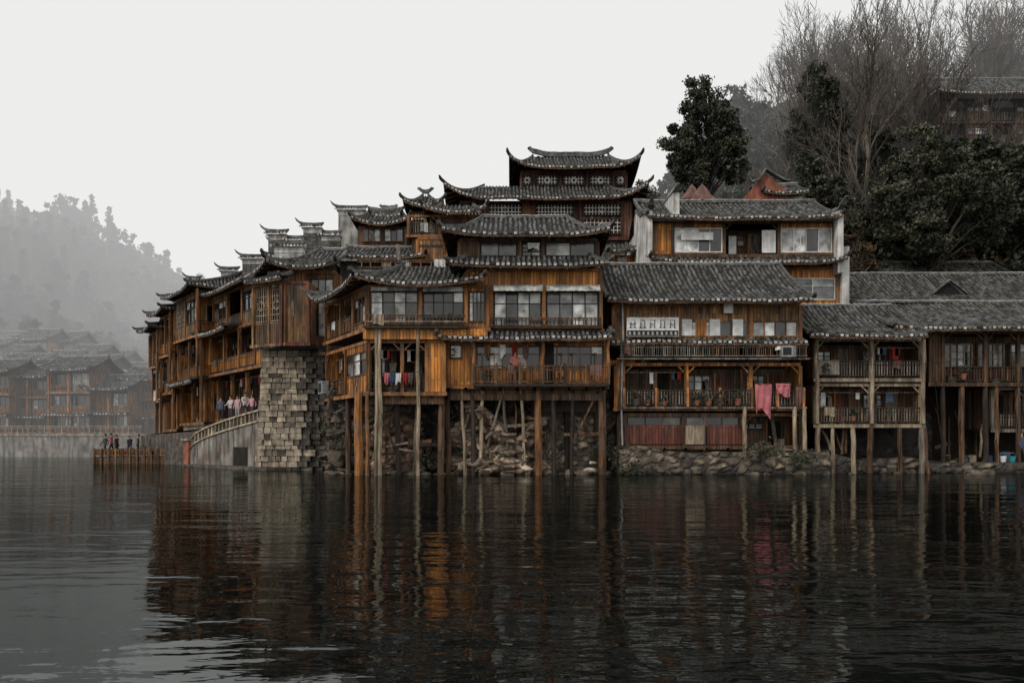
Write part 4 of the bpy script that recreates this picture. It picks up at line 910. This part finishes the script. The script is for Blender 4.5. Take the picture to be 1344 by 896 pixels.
# ================================================================== people
def person_mat(name,top,bot,skin=(.35,.2,.14)):
    m=bpy.data.materials.new(name); m.use_nodes=True; N=m.node_tree.nodes; L=m.node_tree.links; bs=N['Principled BSDF']; bs.inputs['Roughness'].default_value=.85
    tc=N.new('ShaderNodeTexCoord'); sx=N.new('ShaderNodeSeparateXYZ'); L.new(tc.outputs['Object'],sx.inputs[0])
    mr=N.new('ShaderNodeMath'); mr.operation='DIVIDE'; mr.inputs[1].default_value=2; L.new(sx.outputs[2],mr.inputs[0])
    r=N.new('ShaderNodeValToRGB'); r.color_ramp.interpolation='CONSTANT'; L.new(mr.outputs[0],r.inputs[0])
    st=[(0,(.03,.025,.02)),(.04,bot),(.45,top),(.715,skin)]
    while len(r.color_ramp.elements)<4: r.color_ramp.elements.new(.5)
    for e,(p,c) in zip(r.color_ramp.elements,st): e.position=p; e.color=(*c,1)
    L.new(r.outputs[0],bs.inputs['Base Color']); MATS[name]=m
def person(x,y,z,face,top,bot,pose='stand',hgt=1.66):
    nm='outfit_%d'%len(bpy.data.materials); person_mat(nm,top,bot)
    e=empty('person',(x,y,z)); e.rotation_euler=(0,0,rad(face)); s=hgt/1.7; e.scale=(s,s,s)
    V=[(0,0,.93),(0,-.01,1.15),(0,-.0,1.36),(0,-.01,1.47),(0,-.03,1.58),(0,-.03,1.66)]; Rd=[.13,.125,.13,.055,.085,.07]
    E=[(0,1),(1,2),(2,3),(3,4),(4,5)]
    st=.12 if pose=='walk' else .02
    for sg in (-1,1):
        k=len(V); V+=[(sg*.1,-.0,.86),(sg*.11,-st*sg-.02,.48),(sg*.11,-st*sg*1.6+.02,.07),(sg*.115,-st*sg*1.6-.13,.035)]; Rd+=[.095,.062,.042,.035]; E+=[(0,k),(k,k+1),(k+1,k+2),(k+2,k+3)]
        k=len(V)
        if pose=='lean': arm=[(sg*.19,-.0,1.38),(sg*.25,-.12,1.14),(sg*.16,-.34,1.05),(sg*.14,-.42,1.05)]
        else: arm=[(sg*.19,0,1.38),(sg*.24,.02+st*sg,1.12),(sg*.23,-.08+st*sg*1.5,.88),(sg*.22,-.11+st*sg*1.5,.79)]
        V+=arm; Rd+=[.06,.045,.033,.03]; E+=[(2,k),(k,k+1),(k+1,k+2),(k+2,k+3)]
    me=bpy.data.meshes.new('body'); me.from_pydata(V,E,[]); o=bpy.data.objects.new('body',me); COL.objects.link(o); o.parent=e
    o.modifiers.new('skin','SKIN'); me.skin_vertices[0].data[0].use_root=True
    for i,r_ in enumerate(Rd): me.skin_vertices[0].data[i].radius=(r_*(1.25 if i<3 else 1),r_*(.8 if i<3 else 1))
    o.modifiers.new('sub','SUBSURF').render_levels=1; me.materials.append(MATS[nm])
    vl=[];fl=[];n=12
    for j in range(6):
        t=j/5*math.pi*.62
        for i in range(n): a=2*math.pi*i/n; vl.append((.1*math.sin(t)*math.cos(a),.012+.11*math.sin(t)*math.sin(a),1.64+.115*math.cos(t)))
    for j in range(5):
        for i in range(n): 
            if not (j>=3 and 7<=i<=10): fl.append((j*n+i,j*n+(i+1)%n,(j+1)*n+(i+1)%n,(j+1)*n+i))
    new_obj('hair',vl,fl,'ink',parent=e,smooth=True)
    new_obj('nose',[(-.012,-.115,1.6),(.012,-.115,1.6),(0,-.145,1.595),(0,-.112,1.635)],[(0,1,2),(1,3,2),(3,0,2)],MATS[nm],parent=e)
ppl=[(303,51.0,2.9,(.5,.42,.42),(.05,.05,.07),'lean'),(312,50.2,2.95,(.5,.3,.32),(.3,.3,.32),'stand'),(322,49.5,2.98,(.6,.55,.5),(.04,.04,.05),'lean'),(331,49.0,3.0,(.5,.25,.27),(.05,.05,.06),'walk'),(290,51.8,2.85,(.1,.12,.16),(.03,.03,.03),'stand')]
for p,d,z,t,bo,ps in ppl: person(Xat(p,d),d,z,R.uniform(-70,60),t,bo,ps,R.uniform(1.5,1.75))
for p,d in ((138,59.5),(146,60.5),(153,60),(170,61.5),(182,60),(200,61),(214,59.8),(232,60.5)): person(Xat(p,d),d,.55,R.uniform(-120,120),R.choice([(.3,.05,.04),(.05,.06,.1),(.3,.27,.24),(.04,.04,.04)]),(.03,.03,.04),R.choice(['walk','stand']),R.uniform(1.5,1.75))
person(Xat(1341,42),42.05,.47,10,(.05,.07,.12),(.04,.04,.04),'walk')
person(Xat(676,39),38.72,Zat(505,39),10,(.35,.12,.09),(.05,.05,.06),'lean',1.6)

# ================================================================== far left bank
b=Bld('embankment_wall',-90,SH-1); b.box('wall','concrete',-60,62,0,1.4,-2,2.3); b.box('coping','stone_block',-60,62,-.12,1.5,2.3,2.45)
b.rail(-30,50,2.45,.1,.9,'stone_block',.6,rails='stone_block',drape=0)
b.finish()
def far_house(pa,pb,D,pe,pr,fl,base,wood='far_wood',hip=0):
    b=Bld('far_riverside_house',Xat(pa,D),D,0); U=b.u; ze=Zat(pe,D); u0,u1=U(pa),U(pb)
    hs=(ze-base)/fl; n=max(2,int((u1-u0)/1.9))
    ed=[u0+(u1-u0)*i/n for i in range(n+1)]
    b.box('core','interior',u0+.1,u1-.1,.8,6,base-3,ze)
    b.box('side_wall',wood,u0,u0+.1,0,6,base-3,ze); b.box('side_wall',wood,u1-.1,u1,0,6,base-3,ze)
    for k in range(fl):
        z0=base+hs*k; b.box('slabs',wood,u0-.2,u1+.2,-.5,.8,z0-.2,z0)
        for i in range(n):
            a,c=ed[i],ed[i+1]; b.box('posts','wood_orange',a-.08,a+.08,-.45,-.29,z0,z0+hs-.2)
            if R.random()<.7:
                b.box('wall_panels',wood,a+.08,c-.08,.4,.5,z0,z0+.75); b.window(a+.12,c-.12,z0+.75,z0+hs-.3,.42,3,1,'wood_pale','pane')
            else: b.box('wall_panels','plaster_white' if R.random()<.4 else wood,a+.08,c-.08,.4,.5,z0,z0+hs-.2)
        if k: b.rail(u0,u1,z0,-.4,.75,'wood_honey',.35,rails='wood_honey')
        else: b.roof_face((u0-.4,-1.2),(1,0),(0,1),u1-u0+.8,1.2,z0+hs-.25,.4,hips=False,cw=.35,row=.5,far=True)
    b.hip_roof(u0-.7,u1+.7,-1.3,6.8,ze,Zat(pr,D+3)-ze,hip,.25,far=True,cw=.35); b.finish()
far_house(-60,12,89,490,474,3,2.5); far_house(15,62,91,496,482,3,2.5,'wood_honey'); far_house(66,118,89,487,470,3,2.5,'far_wood'); far_house(121,168,90,512,494,2,2.5,'wood_honey'); far_house(168,204,93,500,484,3,2.5,'far_wood'); far_house(-140,-65,89,498,482,3,2.5)
for pa,pb,D,pe,pr in ((30,62,118,447,434),(66,98,122,450,437),(8,30,112,466,454),(96,130,114,466,454),(130,160,118,474,462),(-40,0,118,458,446),(60,92,106,474,462),(-20,20,130,448,436),(150,185,110,488,477),(100,140,102,480,468),(20,50,104,478,466)):
    x=Xat((pa+pb)/2,D); far_house(pa,pb,D,pe,pr,2,min(H2(x,D),Zat(pe,D)-4.2),R.choice(['plaster_white','far_wood','plaster_white','wood_honey']))

# ================================================================== vegetation
def far_tree_mesh(seed,cone):
    rg=np.random.default_rng(seed); P,_=crown_pts(rg,700,2.6 if not cone else 2.2,4.2 if not cone else 5.5,22,.3,'cone' if cone else 'round'); P[:,2]+=5
    o=mesh_quads('tmp',leaf_quads(P,.42,rg),'leaf_far'); me=o.data; bpy.data.objects.remove(o); return me
ft_=[far_tree_mesh(i,i%3==0) for i in range(6)]
e=empty('distant_forest')
rr=random.Random(21)
for i in range(1900):
    y=rr.uniform(100,230); x=rr.uniform(-175,-22) 
    if y<128 and rr.random()<.65: continue
    k=x/y*F+672
    if k<-60 or k>330: continue
    o=bpy.data.objects.new('tree',rr.choice(ft_)); COL.objects.link(o); o.parent=e; s=rr.uniform(.6,1.2)*(.75 if y<128 else 1); o.location=(x,y,H2(x,y)-2); o.scale=(s*rr.uniform(.9,1.3),s*1.1,s*rr.uniform(.7,1.2)); o.rotation_euler=(0,0,rr.uniform(0,6.3))
def foliage_tree(name,x,y,z0,zc,rx,rz,n,mat,seed,leaf=.2,shape='round',nclump=60,cr=.24):
    rg=np.random.default_rng(seed); e=empty(name,(x,y,z0)); P,cl=crown_pts(rg,n,rx,rz,nclump,cr,shape); P[:,2]+=zc-z0; 
    mesh_quads('foliage',leaf_quads(P,leaf,rg),mat,e)
    segs=[]; top=zc-z0; rs=random.Random(seed); pr=Vector((0,0,-.5))
    for i in range(1,9):
        q=Vector((rs.uniform(-.2,.2),rs.uniform(-.2,.2),(top+rz*.5)*i/8)); segs.append((pr,q,.35*(1-(i-1)/9),.35*(1-i/9))); pr=q
    for c in cl[:50]:
        q=Vector((c[0],c[1],c[2]+top)); st=Vector((0,0,max(top*.5,q.z-abs(q.xy.length)*.9-.5))); md=st.lerp(q,.5)+Vector((0,0,.3)); segs+=[(st,md,.09,.06),(md,q,.06,.02)]
    vl,fl=tube_mesh(segs,6); new_obj('trunk_and_limbs',vl,fl,'wood_dark' if mat=='leaf_dark' else 'bark',parent=e,smooth=True)
foliage_tree('evergreen_tree',Xat(929,62),62,H(Xat(930,62),62),Zat(183,62),3.3,4.6,38000,'leaf_dark',1,.12,nclump=230,cr=.15)
foliage_tree('evergreen_tree',Xat(1076,70),70,H(Xat(1076,70),70),Zat(168,70),2.9,5.7,32000,'leaf_dark',2,.13,'round',180,.16)
foliage_tree('evergreen_tree',Xat(1222,60),60,H(Xat(1222,60),60)-1,Zat(266,60),5.4,5.0,60000,'leaf_mid',3,.135,nclump=320,cr=.13)
foliage_tree('evergreen_tree',Xat(1325,64),64,H(Xat(1325,64),64)-1,Zat(255,64),4,4.4,26000,'leaf_dark',4,.15,nclump=170,cr=.15)
foliage_tree('evergreen_tree',Xat(1400,62),62,H(Xat(1400,62),62)-1,Zat(260,62),4,5.0,14000,'leaf_dark',14,.2)
foliage_tree('evergreen_tree',Xat(1150,70),70,H(Xat(1150,70),70)-1,Zat(222,70),3.4,3.4,20000,'leaf_dark',15,.15,nclump=120,cr=.18)
foliage_tree('evergreen_tree',Xat(1115,76),76,H(Xat(1115,76),76)-1,Zat(170,76),2.4,4.4,15000,'leaf_dark',16,.15,nclump=90,cr=.18)
foliage_tree('evergreen_tree',Xat(1275,66),66,H(Xat(1275,66),66)-1,Zat(218,66),3.2,2.2,14000,'leaf_dark',17,.15,nclump=100,cr=.18)
foliage_tree('shrub_tree',Xat(1125,58),58,H(Xat(1125,58),58)-1,Zat(335,58),1.6,1.7,5000,'leaf_dry',6,.1,nclump=60,cr=.18)
foliage_tree('shrub_tree',Xat(1075,60),60,H(Xat(1075,60),60)-1,Zat(250,60),2.4,2.6,12000,'leaf_dark',8,.12,nclump=80,cr=.18)
foliage_tree('shrub_tree',Xat(850,64),64,8,Zat(282,64),2.4,2.4,4500,'leaf_mid',7,.11,nclump=50,cr=.18)
def shrub_mesh(seed,mat):
    rg=np.random.default_rng(seed); P,_=crown_pts(rg,2000,2.0,1.6,60,.22); P[:,2]+=1.2
    o=mesh_quads('tmp',leaf_quads(P,.14,rg),mat); me=o.data; bpy.data.objects.remove(o); return me
sh=[shrub_mesh(31,'leaf_dark'),shrub_mesh(32,'leaf_dark'),shrub_mesh(33,'leaf_mid'),shrub_mesh(34,'leaf_dry')]
e=empty('hillside_shrubs'); rr=random.Random(5)
for i in range(760):
    y=rr.uniform(57,94); x=rr.uniform(8,80); k=x/y*F+672
    if k<820 or k>1460: continue
    if y<60 and 840<k<1110: continue
    o=bpy.data.objects.new('shrub',sh[rr.choice([0,0,1,1,2,2,3])]); COL.objects.link(o); o.parent=e; s=rr.uniform(.8,1.8); o.location=(x,y,H(x,y)-.5); o.scale=(s,s,s*rr.uniform(.8,1.4)); o.rotation_euler=(0,0,rr.uniform(0,6.3))
def bare_mesh(seed,h=13):
    rs=random.Random(seed); segs=[]
    def br(p,d,l,r,lev):
        n=3 if lev<3 else 2; q=p
        for i in range(n):
            d2=(d+Vector((rs.uniform(-.18,.18),rs.uniform(-.18,.18),rs.uniform(-.02,.14)))).normalized(); q2=q+d2*l/n; r2=r*(1-.26*(i+1)/n)
            segs.append((q,q2,r*(1-.26*i/n),r2)); q=q2; d=d2
            if lev<5 and (lev>0 or i>0):
                for _ in range(1 if lev<3 else rs.choice([1,1,2])):
                    a=rs.uniform(0,6.28); t=rs.uniform(.35,.8); pd=d.orthogonal().normalized(); pd.rotate(Quaternion(d,a)); nd=(d*(1-t*.4)+pd*t+Vector((0,0,.2))).normalized()
                    br(q,nd,l*rs.uniform(.5,.72),r2*rs.uniform(.45,.65),lev+1)
        if lev<5: br(q,d,l*.7,r*.62,lev+1)
    br(Vector((0,0,-.5)),Vector((rs.uniform(-.1,.1),rs.uniform(-.1,.1),1)).normalized(),h*.42,.22,0)
    segs2=[(a,b_,max(r0,.018),max(r1,.014)) for a,b_,r0,r1 in segs]
    vl,fl=tube_mesh(segs2,3); me=bpy.data.meshes.new('bare_tree_mesh'); me.from_pydata(vl,[],fl); me.materials.append(MATS['bark']); return me
bm_=[bare_mesh(i) for i in range(6)]
e=empty('bare_tree_grove'); rr=random.Random(8)
lst=[]
for i in range(62):
    k=rr.uniform(990,1430); y=rr.uniform(70,94)
    if k>1215: y=rr.uniform(82,95)
    lst.append((k,y,rr.uniform(.8,1.2)))
lst+=[(1010,72,.8),(1050,76,1.05),(1130,66,1.3),(1085,80,1.15),(1190,72,1.25),(1212,72,1.3),(850,66,.5),(866,67,.55),(1160,62,.9),(1105,70,1.3),(1330,66,.95),(1262,68,1.0)]
for k,y,s in lst:
    x=Xat(k,y); o=bpy.data.objects.new('bare_tree',rr.choice(bm_)); COL.objects.link(o); o.parent=e; s*=.66+.42*smooth((k-970)/150); o.location=(x,y,H(x,y)-.3 if k>900 else 14); o.scale=(s,s,s); o.rotation_euler=(rr.uniform(-.06,.06),rr.uniform(-.1,.1),rr.uniform(0,6.3))
for (pa,pb,D,yb,ye,yr,fl) in ((1236,1430,70,190,130,106,2),(1134,1222,73,200,158,142,1)):
    b=Bld('hillside_house',Xat(pa,D),D); U=b.u; n=6 if fl==2 else 4; ed=[U(pa)+(U(pb)-U(pa))*i/n for i in range(n+1)]; zb_=Zat(yb,D); ze=Zat(ye,D)
    b.box('foundation','stone_dark',ed[0],ed[-1],.5,8,zb_-12,zb_-.17)
    for k in range(fl): b.storey(ed,['O','W']*(n//2),zb_+(ze-zb_)*k/fl,zb_+(ze-zb_)*(k+1)/fl,wood='wood_brown',post='wood_brown',depth=7,railmat='wood_grey')
    b.hip_roof(ed[0]-1,ed[-1]+1,-1.3,8,ze,Zat(yr,D+3.4)-ze,1,.3,far=True); b.finish()

# ================================================================== mist over the valley (homogeneous volume)
m=bpy.data.materials.new('valley_mist'); m.use_nodes=True; N=m.node_tree.nodes; L=m.node_tree.links; N.remove(N['Principled BSDF']); out=N['Material Output']
DEN=.0037
ab=N.new('ShaderNodeVolumeAbsorption'); ab.inputs['Color'].default_value=(0,0,0,1); ab.inputs['Density'].default_value=DEN
em=N.new('ShaderNodeEmission'); em.inputs['Color'].default_value=(.84,.845,.835,1); em.inputs['Strength'].default_value=DEN  # emission gives the mist a glow in place of scattered skylight
ad=N.new('ShaderNodeAddShader'); L.new(ab.outputs[0],ad.inputs[0]); L.new(em.outputs[0],ad.inputs[1]); L.new(ad.outputs[0],out.inputs['Volume'])
bb=Bld('mist',0,0); bb.box('air','ink',-450,450,68,430,-.5,230)
e=bb.finish(); o=e.children[0]; o.data.materials.clear(); o.data.materials.append(m)

# ================================================================== world, sun, camera
w=bpy.data.worlds.new('World'); bpy.context.scene.world=w; w.use_nodes=True; N=w.node_tree.nodes; L=w.node_tree.links; bg=N['Background']
sk=N.new('ShaderNodeTexSky'); sk.sky_type='NISHITA'; sk.sun_disc=False; sk.sun_elevation=rad(48); sk.sun_rotation=rad(225); sk.dust_density=4
hs=N.new('ShaderNodeHueSaturation'); hs.inputs['Saturation'].default_value=.1; L.new(sk.outputs[0],hs.inputs['Color'])
mx=N.new('ShaderNodeMixRGB'); mx.inputs[0].default_value=.95; mx.inputs[2].default_value=(9.1,9.1,8.95,1); L.new(hs.outputs[0],mx.inputs[1]); L.new(mx.outputs[0],bg.inputs['Color']); bg.inputs['Strength'].default_value=.1
sd=bpy.data.lights.new('sun','SUN'); sd.energy=1.3; sd.angle=rad(14); sd.color=(1,.95,.88); so=bpy.data.objects.new('sun',sd); COL.objects.link(so)
dirv=Vector((math.sin(rad(225)),math.cos(rad(225)),math.tan(rad(42)))); so.rotation_euler=dirv.to_track_quat('Z','Y').to_euler()
cd=bpy.data.cameras.new('camera'); cam=bpy.data.objects.new('camera',cd); COL.objects.link(cam); cam.location=(0,0,CH); cam.rotation_euler=(rad(90),0,0); cd.lens=28; cd.sensor_width=36; cd.shift_y=132/1344; cd.clip_end=3000
sc=bpy.context.scene; sc.camera=cam; sc.view_settings.view_transform='Standard'; sc.view_settings.look='None'; sc.view_settings.exposure=0
